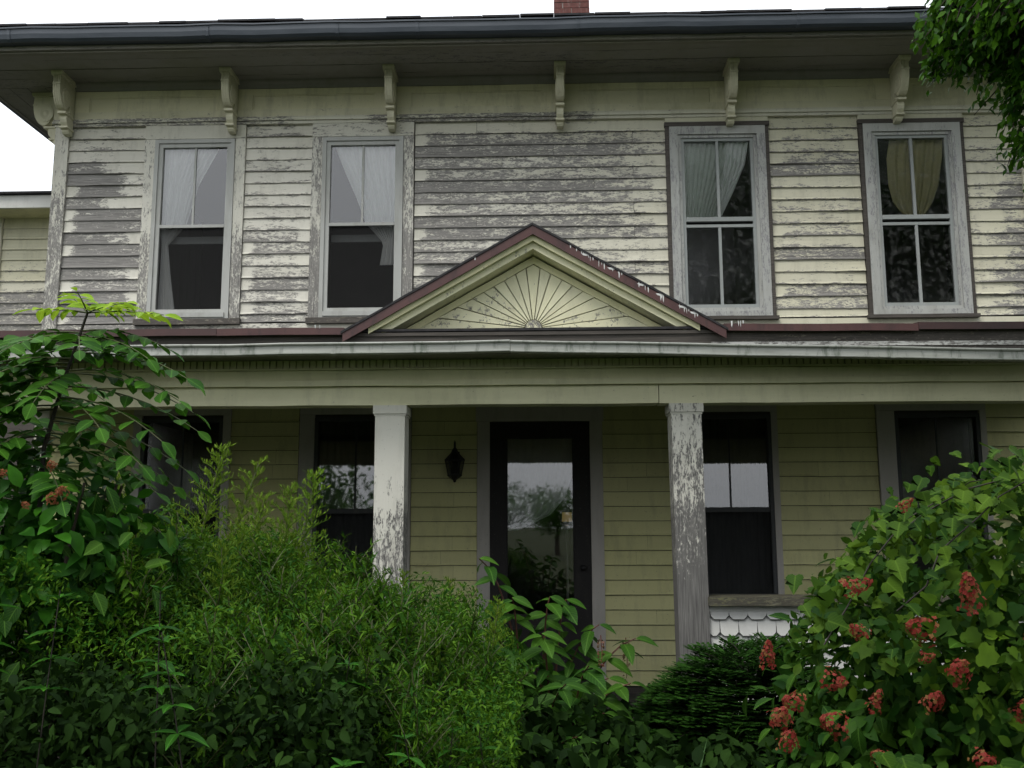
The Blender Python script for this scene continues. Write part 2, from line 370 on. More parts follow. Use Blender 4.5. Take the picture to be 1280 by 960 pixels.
# ------------------------------------------------------------------ ground, sky is the world
gm = MB(); n_ = 60
gx = np.concatenate([np.linspace(-1500, -12, 8), np.linspace(-10, 10, 41), np.linspace(12, 1500, 8)])
gy = np.concatenate([np.linspace(-1500, -14, 8), np.linspace(-12, 8, 41), np.linspace(10, 1500, 8)])
gv = [(x, y, (.05 * math.sin(x * 1.7) * math.cos(y * 1.3) - .05 if abs(x) < 10 and -12 < y < 8 else -.05)) for y in gy for x in gx]
gf = [(j * len(gx) + i, j * len(gx) + i + 1, (j + 1) * len(gx) + i + 1, (j + 1) * len(gx) + i) for j in range(len(gy) - 1) for i in range(len(gx) - 1)]
gm.add(gv, gf); gm.build('ground', M['ground'], kind='structure')

# ------------------------------------------------------------------ the house
H = thing('house', 'weathered two storey cream clapboard farmhouse with peeling paint and a front porch', 'house')

def wall_mesh(x0, x1, z0, z1, holes, y0=.0, y1=.16):
    m = MB(); xs = sorted({x0, x1, *[h[0] for h in holes], *[h[1] for h in holes]}); zs = sorted({z0, z1, *[h[2] for h in holes], *[h[3] for h in holes]})
    def solid(a, b, c, d): return not any(h[0] <= a + 1e-6 and b <= h[1] + 1e-6 and h[2] <= c + 1e-6 and d <= h[3] + 1e-6 for h in holes)
    for i in range(len(xs) - 1):
        for j in range(len(zs) - 1):
            a, b, c, d = xs[i], xs[i + 1], zs[j], zs[j + 1]
            if solid(a, b, c, d):
                m.add([(a, y0, c), (b, y0, c), (b, y0, d), (a, y0, d)], [(0, 1, 2, 3)]); m.add([(a, y1, c), (b, y1, c), (b, y1, d), (a, y1, d)], [(3, 2, 1, 0)])
    for h in holes:
        a, b, c, d = h
        for p, q in (((a, c), (b, c)), ((b, c), (b, d)), ((b, d), (a, d)), ((a, d), (a, c))):
            m.add([(p[0], y0, p[1]), (q[0], y0, q[1]), (q[0], y1, q[1]), (p[0], y1, p[1])], [(0, 1, 2, 3)])
    return m

UWX = [-3.003, -1.516, 1.567, 3.23]
holes = [(c - .30, c + .30, 3.58, 5.10) for c in UWX]
LWX = [-3.0, -1.53, 1.58, 3.285]
holes += [(c - .33, c + .33, 1.18, 2.65) for c in LWX] + [(-.40, .425, .42, 2.615)]
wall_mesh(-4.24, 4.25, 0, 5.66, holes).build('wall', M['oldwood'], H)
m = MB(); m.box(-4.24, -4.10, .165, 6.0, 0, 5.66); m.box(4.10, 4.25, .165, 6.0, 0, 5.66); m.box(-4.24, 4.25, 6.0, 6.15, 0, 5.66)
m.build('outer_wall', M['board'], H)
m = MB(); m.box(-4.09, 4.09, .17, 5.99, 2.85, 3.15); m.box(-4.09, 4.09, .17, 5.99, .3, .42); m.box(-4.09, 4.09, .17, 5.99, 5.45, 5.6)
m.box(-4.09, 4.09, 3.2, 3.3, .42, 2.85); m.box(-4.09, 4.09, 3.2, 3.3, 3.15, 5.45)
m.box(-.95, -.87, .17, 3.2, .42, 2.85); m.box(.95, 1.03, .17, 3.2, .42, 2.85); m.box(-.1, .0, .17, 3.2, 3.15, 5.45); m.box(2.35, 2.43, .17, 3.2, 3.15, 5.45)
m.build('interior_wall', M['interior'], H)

# ---- clapboards, one object each
WEAR = [  # x0, x1, z0, z1, wear: where the paint has come off, read from the photograph
    (-4.15, -3.70, 4.98, 5.10, .45), (-4.15, -3.70, 4.40, 4.98, .68), (-3.70, -3.44, 4.55, 4.98, .42), (-3.70, -3.44, 3.9, 4.55, .62),
    (-4.15, -3.70, 3.9, 4.40, .70), (-4.15, -3.44, 3.70, 3.9, .62), (-4.15, -3.44, 3.30, 3.70, .78), (-4.15, -3.44, 5.10, 5.3, .40),
    (-2.56, -1.96, 4.42, 5.3, .43), (-2.56, -1.96, 3.9, 4.42, .52), (-2.56, -1.96, 3.3, 3.9, .56), (-2.36, -2.22, 4.1, 4.8, .62),
    (-1.07, -.50, 4.22, 5.17, .60), (-.50, .13, 4.22, 5.17, .57), (.13, .84, 4.22, 5.17, .56), (.84, 1.13, 4.2, 5.17, .47),
    (-1.07, 1.13, 5.17, 5.3, .44), (-1.07, .3, 3.3, 4.22, .60), (.3, .84, 3.7, 4.22, .50), (.84, 1.13, 3.3, 4.2, .46),
    (2.0, 2.79, 5.0, 5.10, .50), (2.0, 2.79, 4.76, 4.95, .55), (2.0, 2.79, 4.17, 4.28, .55), (2.0, 2.79, 3.95, 4.10, .55), (2.0, 2.79, 3.60, 3.80, .52), (2.0, 2.79, 3.3, 5.3, .42),
    (3.95, 4.25, 3.3, 4.85, .56), (3.6, 4.25, 3.3, 5.3, .42)]
def wear_at(x, z):
    for a, b, c, d, w_ in WEAR:
        if a <= x < b and c <= z < d: return w_
    return .15
def tint_at(x, z):
    t = .25 + .30 * max(-1, min(1, x / 2.2)) + .05 * math.sin(x * 3.1)
    if x > 1.9: t += .18
    if z > 5.0: t += .12
    return max(0, min(1, t))
def clapboard(parent, x0, x1, zb, zt, mat, wf, tf, y=0.0, seg=.14, sag=.004, edge=.12):
    n = max(2, int(math.ceil((x1 - x0) / seg))); vs = []; fs = []; we = []; ti = []
    tilt = random.uniform(-sag, sag) * .5; lip = random.uniform(-.004, .002); drop = [random.uniform(-sag, sag) * .5 for _ in range(n + 1)]
    warp = [0.0] * (n + 1)
    if random.random() < .12:
        c = random.randrange(n + 1); warp = [-.010 * math.exp(-((i - c) / 1.5) ** 2) for i in range(n + 1)]
    h = zt - zb
    for i in range(n + 1):
        x = x0 + (x1 - x0) * i / n; e = tilt * (i / n - .5) * 2 + drop[i]
        rows = [(-.004, zt + .012), (-.008, zb + .55 * h + e * .4), (-.0125 + warp[i] * .5, zb + .18 * h + e), (-.0155 + lip + warp[i], zb + e + .006), (-.016 + lip + warp[i], zb + e), (-.001, zb + e + .002)]
        vs += [(x, y + a, b) for a, b in rows]
        w0 = wf(min(max(x, x0 + .01), x1 - .01), zb + h * .5); t0 = tf(x, zb)
        we += [w0 + .0, w0 - .06, w0 + .0, w0 + .06, w0 + edge, w0 + edge + .5]; ti += [t0] * 6  # chipped lower edge, darkened further to paint in the shadow line at each lap
    for i in range(n):
        for j in range(5): a = i * 6 + j; fs.append((a, a + 1, a + 7, a + 6))
    m = MB(); m.add([(vx, vy, vz) for vx, vy, vz in vs], [f[::-1] for f in fs], we, ti)
    return m.build('clapboard', mat, parent)

SECT = [(-4.138, -3.455), (-2.553, -1.967), (-1.060, 1.121), (2.015, 2.781), (3.68, 4.148)]
PIT = .1065
for k in range(17):
    zt = 5.268 - k * PIT; zb = max(zt - PIT, 3.492)
    if zb >= zt - .02: break
    for s_, (a, b) in enumerate(SECT):
        jit = lambda x, z, k=k: wear_at(x + .06 * math.sin(k * 2.3 + s_), z) + .05 * math.sin(k * 1.9 + s_ * 2.1)
        if s_ == 2:
            j = [-.52, .838, .15, -.3, .838, .5, -.75, .838][k % 8]
            clapboard(H, a, j - .0015, zb, zt, M['board'], jit, tint_at); clapboard(H, j + .0015, b, zb, zt, M['board'], jit, tint_at)
        else: clapboard(H, a, b, zb, zt, M['board'], jit, tint_at)
for a, b in ((-4.20, -1.2), (-1.197, 1.3), (1.303, 4.21)):   # bottom board under the windows
    clapboard(H, a, b, 3.30, 3.468, M['board'], lambda x, z: .62 if x < -3 else (.5 if x < -1.9 else .3), tint_at, y=-.012)
# lower storey
for k in range(20):
    zt = 2.151 + .119 * 6 - k * .119; zb = zt - .119
    if zt < .55: break
    for a, b in ((-4.138, -3.42), (-2.588, -2.012), (-1.06, -.511), (.533, 1.172), (1.977, 2.79), (3.682, 4.148)):
        cuts = [a, b] if b - a < .5 or random.random() < .6 else [a, a + (b - a) * random.uniform(.3, .7), b]
        for a_, b_ in zip(cuts[:-1], cuts[1:]): clapboard(H, a_, b_ - .0012, max(zb, .425), zt, M['porchboard'], lambda x, z: .12 + (.12 if z < 1.4 else 0), lambda x, z: .4 + .3 * math.sin(z * 5 + x), seg=.2, sag=.002, edge=1.6)
# corner boards
def vboard(name, x0, x1, y0, y1, z0, z1, mat, parent, wf, tint=.2, n=12):
    m = MB(); k = n + 1
    for i in range(k):
        z = z0 + (z1 - z0) * i / n; j = random.uniform(-.0012, .0012)
        m.add([(x0 + j, y0, z), (x1 + j, y0, z), (x1 + j, y1, z), (x0 + j, y1, z)], [], [wf(z)] * 4, [tint] * 4)
    for i in range(n):
        for q in range(4): m.f.append((i * 4 + q, i * 4 + (q + 1) % 4, (i + 1) * 4 + (q + 1) % 4, (i + 1) * 4 + q))
    m.f.append((3, 2, 1, 0)); m.f.append(tuple(4 * n + q for q in range(4)))
    return m.build(name, mat, parent)
vboard('corner_board', -4.262, -4.14, -.034, .05, 3.30, 5.27, M['trim'], H, lambda z: .55 if z < 4.7 else .4, .1)
vboard('corner_board', 4.15, 4.272, -.034, .05, 3.30, 5.27, M['trim'], H, lambda z: .3, .6)
vboard('corner_board', -4.262, -4.14, -.034, .05, .42, 2.8, M['trim'], H, lambda z: .3, .4)
vboard('corner_board', 4.15, 4.272, -.034, .05, .42, 2.8, M['trim'], H, lambda z: .3, .4)

# ---- cornice
def xs_(a, b, step=.35): return list(np.linspace(a, b, max(2, int((b - a) / step) + 1)))
def strip(name, x0, x1, y0, y1, z0, z1, mat, wf=lambda x: .1, tint=.4, wob=.0015, parent=None):
    m = MB(); xs = xs_(x0, x1, .2); k = len(xs)
    dz = [random.uniform(-wob, wob) for _ in xs]
    m.sweepx([(y0, z0), (y0, z1), (y1, z1), (y1, z0)], xs, dz)
    m.w = [wf(x) for x in xs for _ in range(4)]; m.t = [tint] * len(m.v)
    return m.build(name, mat, parent or H)
cw = lambda x: .52 if -4.3 < x < -2.2 else (.55 if -1.6 < x < .5 else .32)
strip('cornice_moulding', -4.27, 4.27, -.038, -.002, 5.272, 5.298, M['trimx'], cw, .2)
strip('cornice_moulding', -4.29, 4.29, -.052, -.002, 5.299, 5.322, M['trimx'], cw, .25)
strip('cornice_moulding', -4.28, 4.28, -.044, -.002, 5.323, 5.338, M['trimx'], cw, .3)
strip('frieze_board', -4.262, 4.262, -.020, -.002, 5.339, 5.664, M['frieze'], lambda x: .12, .5)
strip('frieze_rail', -4.262, 4.262, -.036, -.0205, 5.340, 5.405, M['frieze'], lambda x: .30 if x < 1 else .15, .25)
strip('frieze_rail', -4.262, 4.262, -.036, -.0205, 5.545, 5.60, M['frieze'], lambda x: .12, .7)
BRX = [-4.13, -2.665, -1.257, .208, 1.676, 3.105]
for i, x in enumerate(BRX + [4.15]):
    part('frieze_stile', M['frieze'], H, (max(x - .16, -4.26), min(x + .16, 4.26), -.0362, -.0206, 5.4055, 5.5445), tint=.5, wear=.12)
    if i < 6:
        nx = (BRX + [4.25])[i + 1]
        a, b = x + .163, nx - .163
        m = MB(); m.tint = .5; m.wear = .12
        for bx in ((a, b, -.031, -.0207, 5.4058, 5.415), (a, b, -.031, -.0207, 5.535, 5.5442), (a, a + .009, -.031, -.0207, 5.4152, 5.5348), (b - .009, b, -.031, -.0207, 5.4152, 5.5348), (a + .0092, b - .0092, -.024, -.0207, 5.4152, 5.5348)): m.box(*bx)
        m.build('frieze_panel', M['frieze'], H)
m = MB(); m.sweepx([(-.02, 5.601), (-.045, 5.603), (-.06, 5.63), (-.085, 5.645), (-.09, 5.663), (-.02, 5.663)], xs_(-4.3, 4.3)); m.tint = .5
m.build('bed_moulding', M['soffit'], H)
# soffit boards front and left, with shadow gaps
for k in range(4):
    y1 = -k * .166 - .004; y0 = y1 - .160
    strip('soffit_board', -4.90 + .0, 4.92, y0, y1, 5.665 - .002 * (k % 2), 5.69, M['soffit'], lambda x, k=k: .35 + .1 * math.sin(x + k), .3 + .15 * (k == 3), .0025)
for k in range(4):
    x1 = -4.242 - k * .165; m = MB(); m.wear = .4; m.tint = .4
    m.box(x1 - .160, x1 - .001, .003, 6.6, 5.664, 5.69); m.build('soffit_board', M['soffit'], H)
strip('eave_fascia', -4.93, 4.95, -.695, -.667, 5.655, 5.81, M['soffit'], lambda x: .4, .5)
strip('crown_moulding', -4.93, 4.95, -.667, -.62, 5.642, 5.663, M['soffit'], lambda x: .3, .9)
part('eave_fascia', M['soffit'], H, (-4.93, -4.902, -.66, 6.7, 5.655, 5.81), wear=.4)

# brackets
def bracket_meshes():
    out = {}
    prof = [(-.012, -.036)] + [(-.33, -.036), (-.334, -.10)]
    for i in range(13):
        a = R(8 + i * 13.5); prof.append((-.205 - .13 * math.cos(a) ** 1 if a < R(90) else -.205 - .10 * math.cos(a), -.12 - .185 * math.sin(a)))
    prof += [(-.105, -.30), (-.012, -.325)]
    m = MB(); m.prismx(prof, -.044, .044); out['scroll'] = m
    m = MB()
    front = [p for p in prof[1:] if p[1] < -.04][:13]
    m.prismx([(-.341, -.105), (-.341, -.118), (-.30, -.118), (-.30, -.105)], -.048, .048)      # groove band
    m.prismx([(-.205, -.318), (-.205, -.336), (-.01, -.336), (-.01, -.318)], -.052, .052)
    m.prismx([(-.145, -.432), (-.145, -.447), (-.01, -.447), (-.01, -.432)], -.052, .052); out['band'] = m
    m = MB(); m.prismx([(-.012, -.0005), (-.352, -.0005), (-.352, -.016), (-.338, -.0355), (-.012, -.0355)], -.068, .068); out['cap'] = m
    m = MB(); m.prismx([(-.012, -.3365), (-.155, -.3365), (-.160, -.37), (-.150, -.40), (-.120, -.4315), (-.012, -.4315)], -.041, .041)
    m.prismx([(-.012, -.4475), (-.10, -.4475), (-.105, -.47), (-.085, -.487), (-.012, -.49)], -.039, .039); out['drop'] = m
    m = MB()
    for sx in (-1, 1):
        vs = []; k = 14
        for rr, xx in ((.085, .0445), (.085, .054), (.06, .056), (.03, .050), (.0, .058)):
            for i in range(k):
                a = 2 * math.pi * i / k; vs.append((sx * xx, -.19 + rr * math.cos(a), -.19 + rr * math.sin(a)))
        fs = [(j * k + i, j * k + (i + 1) % k, (j + 1) * k + (i + 1) % k, (j + 1) * k + i) for j in range(4) for i in range(k)]
        m.add(vs, fs)
    out['roundel'] = m
    ribs = MB()
    for xx in (-.028, 0, .028):
        path = [(-.334, -.045), (-.338, -.10)] + prof[3:11]
        for (ya, za), (yb, zb) in zip(path[:-1], path[1:]):
            ribs.add([(xx - .005, ya + .002, za), (xx + .005, ya + .002, za), (xx + .005, yb + .002, zb), (xx - .005, yb + .002, zb),
                      (xx - .003, ya - .004, za), (xx + .003, ya - .004, za), (xx + .003, yb - .004, zb), (xx - .003, yb - .004, zb)], [(4, 5, 6, 7), (0, 4, 7, 3), (1, 2, 6, 5)])
    out['rib'] = ribs
    return out
BM = bracket_meshes(); proto = None
for i, x in enumerate(BRX + ['side']):
    loc = Vector((x, -.036, 5.664)) if x != 'side' else Vector((-4.276, .14, 5.663))
    if proto is None:
        b0 = MB.build(BM['scroll'], 'eave_bracket', M['frieze'], H); kids = [MB.build(BM[k], n2, M['frieze'], b0) for k, n2 in (('band', 'bracket_band'), ('cap', 'bracket_cap'), ('drop', 'bracket_drop'), ('roundel', 'roundel'), ('rib', 'reeding'))]
        proto = (b0, kids); b = b0
    else:
        b = proto[0].copy(); link(b, H)
        for kd in proto[1]: c = kd.copy(); link(c, b)
    b.location = loc; b.scale = (.72, .84, 1)
    if x == 'side': b.rotation_euler = (0, 0, R(-90))

# main gutters
GP = [(0, .116), (0, .006), (-.07, .006), (-.09, .024), (-.10, .06), (-.102, .10), (-.112, .104), (-.112, .116), (-.10, .116), (-.094, .108), (-.09, .06), (-.08, .03), (-.066, .014), (-.01, .014), (-.01, .116)]
GP2 = [(0, .135), (0, 0), (-.105, 0), (-.112, .006), (-.112, .016), (-.098, .020), (-.094, .095), (-.122, .108), (-.126, .118), (-.122, .130), (-.112, .130), (-.112, .122), (-.085, .098), (-.085, .012), (-.01, .012), (-.01, .135)]
def gutter(name, x0, x1, y, z, mat, parent, tilt=0.0, wob=.004, scale=1.0, seams=(), GP=GP):
    xs = xs_(x0, x1, .3); m = MB(); zz = [tilt * (x - x0) + random.uniform(-wob, wob) for x in xs]
    m.sweepx([(y + a * scale, z + b * scale) for a, b in GP], xs, zz, [random.uniform(-wob, wob) * .6 for _ in xs])
    g = m.build(name, mat, parent)
    for sx in seams:
        t = MB(); zo = tilt * (sx - x0)
        t.sweepx([(y + a * scale * 1.03 - .001, z + zo + (b - .004) * scale * 1.03) for a, b in GP[1:7]] + [(y - .10 * scale, z + zo + .11 * scale), (y - .002, z + zo + .006)], [sx - .012, sx + .012], caps=True)
        t.build('gutter_seam', mat, g)
    return g
gutter('eave_gutter', -5.02, 5.02, -.696, 5.683, M['gutter_dark'], H, 0.0, .005, 1.0, (-4.30, -2.66, -1.60, -.95, .345, 2.1, 3.4))
m = MB(); m.sweepx([(a, b) for a, b in GP], xs_(0, 7.3, .4)); 
m.v = [(-4.931 + y_, -.66 + x_, 5.683 + z_) for x_, y_, z_ in m.v]; m.f = [f[::-1] for f in m.f]
m.build('eave_gutter', M['gutter_dark'], H)

# main roof (low hip) and the ragged first row of shingles
rf = MB(); rf.add([(-4.98, -.76, 5.818), (5.0, -.76, 5.818), (5.0, 6.8, 5.818), (-4.98, 6.8, 5.818), (-2.0, 3.0, 7.12), (2.0, 3.0, 7.12)],
                  [(0, 1, 5, 4), (1, 2, 5), (2, 3, 4, 5), (3, 0, 4), (3, 2, 1, 0)])
roof = rf.build('roof', M['roofing'], H)
x = -5.0
while x < 5.0:
    wd = random.uniform(.20, .33); zz = random.uniform(0, .005); yy = random.uniform(-.012, .02)
    m = MB(); m.prismx([(-.79 + yy, 5.818 + zz), (-.79 + yy, 5.834 + zz), (-.55, 5.925 + zz), (-.55, 5.909 + zz)], x, x + wd - .004)
    m.build('shingle', M['roofing'], roof); x += wd
# chimney
ch = part('chimney', M['mortar'], H, (.236, .655, 3.006, 3.38, 6.4, 9.2))
bmz = {}
def brick(x0, x1, y0, y1, z0, z1):
    m = MB(); j = lambda: random.uniform(-.003, .003); m.box(x0 + j(), x1 + j(), y0 + j(), y1, z0 + j() * .5, z1 + j() * .5); return m.build('brick', M['brick'], ch)
for k in range(12):
    z = 7.62 + k * .073; off = 0 if k % 2 else .105
    xx = .228
    edges = [.228] + [e for e in (.228 + off + .0, .228 + off + .213, .228 + off + .426) if .26 < e < .63] + [.663]
    for a, b in zip(edges[:-1], edges[1:]): brick(a, b - .009, 2.998, 3.02, z, z + .064)
    for a, b in ((3.03, 3.20), (3.21, 3.38)): brick(.229, .25, a, b, z, z + .064)

# ------------------------------------------------------------------ windows
def pane(name, x0, x1, z0, z1, y, mat, parent, tilt=0.0):
    m = MB(); m.add([(x0, y + tilt * x0 * 0, z0), (x1, y, z0), (x1, y + tilt, z1), (x0, y + tilt, z1)], [(0, 1, 2, 3)])
    return m.build(name, mat, parent)
def frame_ring(m, x0, x1, z0, z1, w, y0, y1, wb=None):
    wb = wb or w
    m.box(x0, x0 + w, y0, y1, z0 + wb, z1 - w); m.box(x1 - w, x1, y0, y1, z0 + wb, z1 - w); m.box(x0, x1, y0, y1, z1 - w, z1); m.box(x0, x1, y0, y1, z0, z0 + wb)

def upper_window(c, kind, wearL):
    lab = {0: None}
    if kind == 'storm':            # pale storm frame, screen below, peeling casing
        m = MB(); frame_ring(m, c - .355, c + .355, 3.524, 5.14, .034, -.040, .0, .05); frame_ring(m, c - .3205, c + .3205, 3.5745, 5.1055, .036, -.026, .01, .034)
        W = m.build('window', M['storm'], H)
        for sx in (-1, 1):
            a, b = sorted((c + sx * .358, c + sx * .447)); vboard('casing', a, b, -.031, -.001, 3.50, 5.145, M['trim'], W, lambda z: wearL + (.12 if z < 4.3 else 0), .05)
        strip('head_casing', c - .447, c + .447, -.033, -.001, 5.147, 5.271, M['trimx'], lambda x: wearL - .08, .05, parent=W)
        strip('sill', c - .46, c + .46, -.055, .0, 3.472, 3.522, M['oldwood'], lambda x: -.1, .1, parent=W)
        part('meeting_rail', M['storm'], W, (c - .2835, c + .2835, -.030, -.004, 4.335, 4.362))
        part('muntin', M['storm'], W, (c - .009, c + .009, -.012, .004, 4.3625, 5.069))
        pane('pane', c - .2835, c - .0095, 4.3622, 5.0695, -.004, M['upperglass'], W); pane('pane', c + .0095, c + .2835, 4.3622, 5.0695, -.004, M['upperglass'], W, .002)
        pane('screen', c - .2835, c + .2835, 3.61, 4.3345, -.012, M['screen'], W)
        part('raised_sash_rail', M['sash'], W, (c - .2835, c + .2835, .075, .10, 4.22, 4.285))
        part('bottom_rail', M['storm'], W, (c - .32, c + .32, -.052, -.0405, 3.535, 3.575))
    else:                          # heavy old frame, dark border, four panes
        m = MB(); frame_ring(m, c - .412, c + .412, 3.50, 5.185, .072, -.046, .0, .045); frame_ring(m, c - .3395, c + .3395, 3.5455, 5.1125, .028, -.030, .012, .03)
        m.w = [random.uniform(.25, .52) for _ in m.v]
        W = m.build('window', M['storm'], H)
        m = MB(); frame_ring(m, c - .311, c + .311, 3.576, 5.084, .026, -.018, .03, .03); sash = m.build('sash', M['sash'], W)
        m = MB(); m.wear = .3; m.box(c - .445, c - .413, -.036, -.001, 3.49, 5.19); m.box(c + .413, c + .445, -.036, -.001, 3.49, 5.19); m.box(c - .452, c + .452, -.046, -.001, 5.187, 5.225); m.build('dark_surround', M['oldwood'], W)
        strip('head_casing', c - .445, c + .445, -.032, -.001, 5.226, 5.271, M['trimx'], lambda x: .3, .5, parent=W)
        strip('sill', c - .462, c + .462, -.06, .0, 3.470, 3.499, M['oldwood'], lambda x: .1, .1, parent=W)
        part('meeting_rail', M['sash'], W, (c - .2845, c + .2845, -.022, .02, 4.335, 4.372), wear=.2)
        part('meeting_rail', M['sash'], W, (c - .2845, c + .2845, -.016, .02, 4.283, 4.308), wear=.2)
        for z0, z1 in ((4.3725, 5.0575), (3.6065, 4.2825)):
            part('muntin', M['sash'], W, (c - .012, c + .012, -.014, .012, z0, z1), wear=.25)
            pane('pane', c - .2845, c - .0125, z0, z1, .0, M['oldglass'], W, .003 if z0 > 4 else -.002); pane('pane', c + .0125, c + .2845, z0, z1, .001, M['oldglass'], W, -.001)
        part('pane_backing_strip', M['black'], W, (c - .2845, c + .2845, .012, .02, 4.3085, 4.3345))
    return W
upper_window(UWX[0], 'storm', .42); upper_window(UWX[1], 'storm', .5)
upper_window(UWX[2], 'old', .3); upper_window(UWX[3], 'old', .3)

def lower_window(c, wl, wr, screen=True, G='glass'):
    m = MB(); frame_ring(m, c - .345, c + .345, 1.17, 2.665, .03, -.03, .03, .04); W = m.build('window', M['darksash'], H)
    for sx, wd in ((-1, wl), (1, wr)):
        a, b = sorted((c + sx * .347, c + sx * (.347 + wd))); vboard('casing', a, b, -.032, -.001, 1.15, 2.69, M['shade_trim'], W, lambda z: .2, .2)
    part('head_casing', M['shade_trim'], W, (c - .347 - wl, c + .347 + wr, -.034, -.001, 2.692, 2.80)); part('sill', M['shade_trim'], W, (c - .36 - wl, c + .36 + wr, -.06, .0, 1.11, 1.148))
    part('meeting_rail', M['darksash'], W, (c - .3145, c + .3145, -.018, .02, 1.865, 1.905))
    part('muntin', M['darksash'], W, (c - .006, c + .006, .0035, .016, 1.906, 2.634))
    pane('pane', c - .3145, c - .0085, 1.9055, 2.6345, .006, M[G], W, .002); pane('pane', c + .0085, c + .3145, 1.9055, 2.6345, .006, M[G], W, .002)
    pane('pane', c - .3145, c + .3145, 1.2105, 1.8645, .0, M['screen'] if screen else M['glass'], W)
    return W
lower_window(LWX[0], .07, .065, G='oldglass'); lower_window(LWX[1], .125, .12); lower_window(LWX[2], .06, .05); lower_window(LWX[3], .145, .05, G='oldglass')

# ---- door
m = MB(); frame_ring(m, -.402, .425, .43, 2.615, .135, -.03, .012, .62); D = m.build('door', M['darkwood'], H)
part('door_panel', M['darkwood'], D, (-.22, -.01, -.034, -.0305, .52, .96), (.03, .24, -.034, -.0305, .52, .96))
pane('pane', -.2665, .2895, 1.0505, 2.4795, -.008, M['glass'], D)
part('glazing_bead', M['darkwood'], D, (-.2665, -.257, -.02, -.009, 1.051, 2.479), (.28, .2895, -.02, -.009, 1.051, 2.479))
hd = MB(); hd.lathe([(0, -.02), (.022, -.02), (.026, 0), (.022, .02), (0, .022)], 10, (.36, -.065, 1.42)); hd.build('handle', M['black_iron'], D, smooth=True)
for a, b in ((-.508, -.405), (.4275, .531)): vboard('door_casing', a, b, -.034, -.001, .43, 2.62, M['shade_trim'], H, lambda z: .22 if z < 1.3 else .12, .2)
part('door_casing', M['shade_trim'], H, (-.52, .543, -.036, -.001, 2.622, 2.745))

# ------------------------------------------------------------------ curtains (things hanging inside)
def curtain(zs, xl, xr, y, mat, label, folds=9, amp=.018, nx=40, name='curtain'):
    """zs: heights top to bottom, xl/xr: left and right edges at those heights"""
    zz = np.linspace(zs[0], zs[-1], 26); order = np.argsort(zs); L = np.interp(zz, np.array(zs)[order], np.array(xl)[order]); Rr = np.interp(zz, np.array(zs)[order], np.array(xr)[order])
    vs = []; fs = []; ph = random.uniform(0, 6)
    for i, z in enumerate(zz):
        for j in range(nx + 1):
            u = j / nx; a = amp * min(1.0, (Rr[i] - L[i]) / .2 + .3)
            vs.append((L[i] + (Rr[i] - L[i]) * u, y + a * math.sin(u * folds * 6.28 + ph + .3 * math.sin(z * 4)) + .3 * a * math.sin(u * folds * 15 + z), z))
    for i in range(len(zz) - 1):
        for j in range(nx): a = i * (nx + 1) + j; fs.append((a, a + nx + 1, a + nx + 2, a + 1))
    m = MB(); m.add(vs, fs); o = m.build(name, mat, smooth=True); return tag(o, label, 'curtain', 'curtains hanging behind the window panes')
c = UWX[0]
curtain([5.1, 4.75, 4.38, 4.2, 3.9, 3.6], [c - .30, c - .30, c - .30, c - .285, c - .285, c - .29], [c + .20, c + .02, c - .08, c - .23, c - .19, c - .14], .045, M['curtain'], 'white curtain tied back to the left in the leftmost upper window')
c = UWX[1]
curtain([5.1, 4.85, 4.6, 4.38, 4.2, 4.0], [c - .27, c - .17, c - .06, c + .02, c + .18, c + .15], [c + .30, c + .30, c + .30, c + .30, c + .28, c + .27], .045, M['curtain'], 'white curtain swept to the right in the second upper window from the left')
c = UWX[2]
curtain([5.1, 4.9, 4.65, 4.45, 4.3], [c - .30] * 5, [c + .28, c + .22, c + .10, c + .01, c - .04], .045, M['sheer'], 'sheer curtain pulled left in the upper window beside the gable', 12)
curtain([5.1, 4.85, 4.6, 4.4], [c + .08, c + .06, c + .02, c - .02], [c + .29, c + .24, c + .13, c + .03], .028, M['curtain'], 'folded pale curtain edge sweeping across the pane in the upper window beside the gable', 5, .012)
c = UWX[3]
curtain([5.1, 4.9, 4.65, 4.5, 4.40, 4.36], [c - .16, c - .20, c - .20, c - .17, c - .10, c - .04], [c + .30, c + .28, c + .23, c + .17, c + .11, c + .05], .045, M['yellow_curtain'], 'yellowed curtain bunched in the upper window nearest the overhanging tree', 6)
c = LWX[2]
curtain([2.66, 1.2], [c - .33] * 2, [c + .33] * 2, .11, M['grey_curtain'], 'dark grey curtain in full folds in the porch window right of the door', 11, .014)
c = LWX[1]
curtain([2.66, 1.2], [c - .33] * 2, [c + .33] * 2, .11, M['grey_curtain'], 'dark grey curtain behind the porch window left of the door', 11, .014)
curtain([2.48, 2.2, 2.0, 1.85, 1.72], [-.28] * 5, [.30, .29, .22, .10, -.18], .03, M['lace'], 'lace curtain swept to the left behind the door glass', 9, .01)
# lamp inside
fl_ = thing('floor_lamp', 'small yellow shaded lamp glowing inside behind the door glass', 'lamp', (.27, 1.5, .42))
m = MB(); m.lathe([(.034, 1.38), (.050, 1.38), (.046, 1.47), (.030, 1.47)], 14); m.build('lamp_shade', M['lampshade'], fl_, smooth=True)
m = MB(); m.lathe([(.0, 0), (.12, 0), (.12, .02), (.012, .03), (.012, 1.30), (.03, 1.31), (.03, 1.34), (.0, 1.35)], 12); m.build('lamp_stem', M['chalk'], fl_)

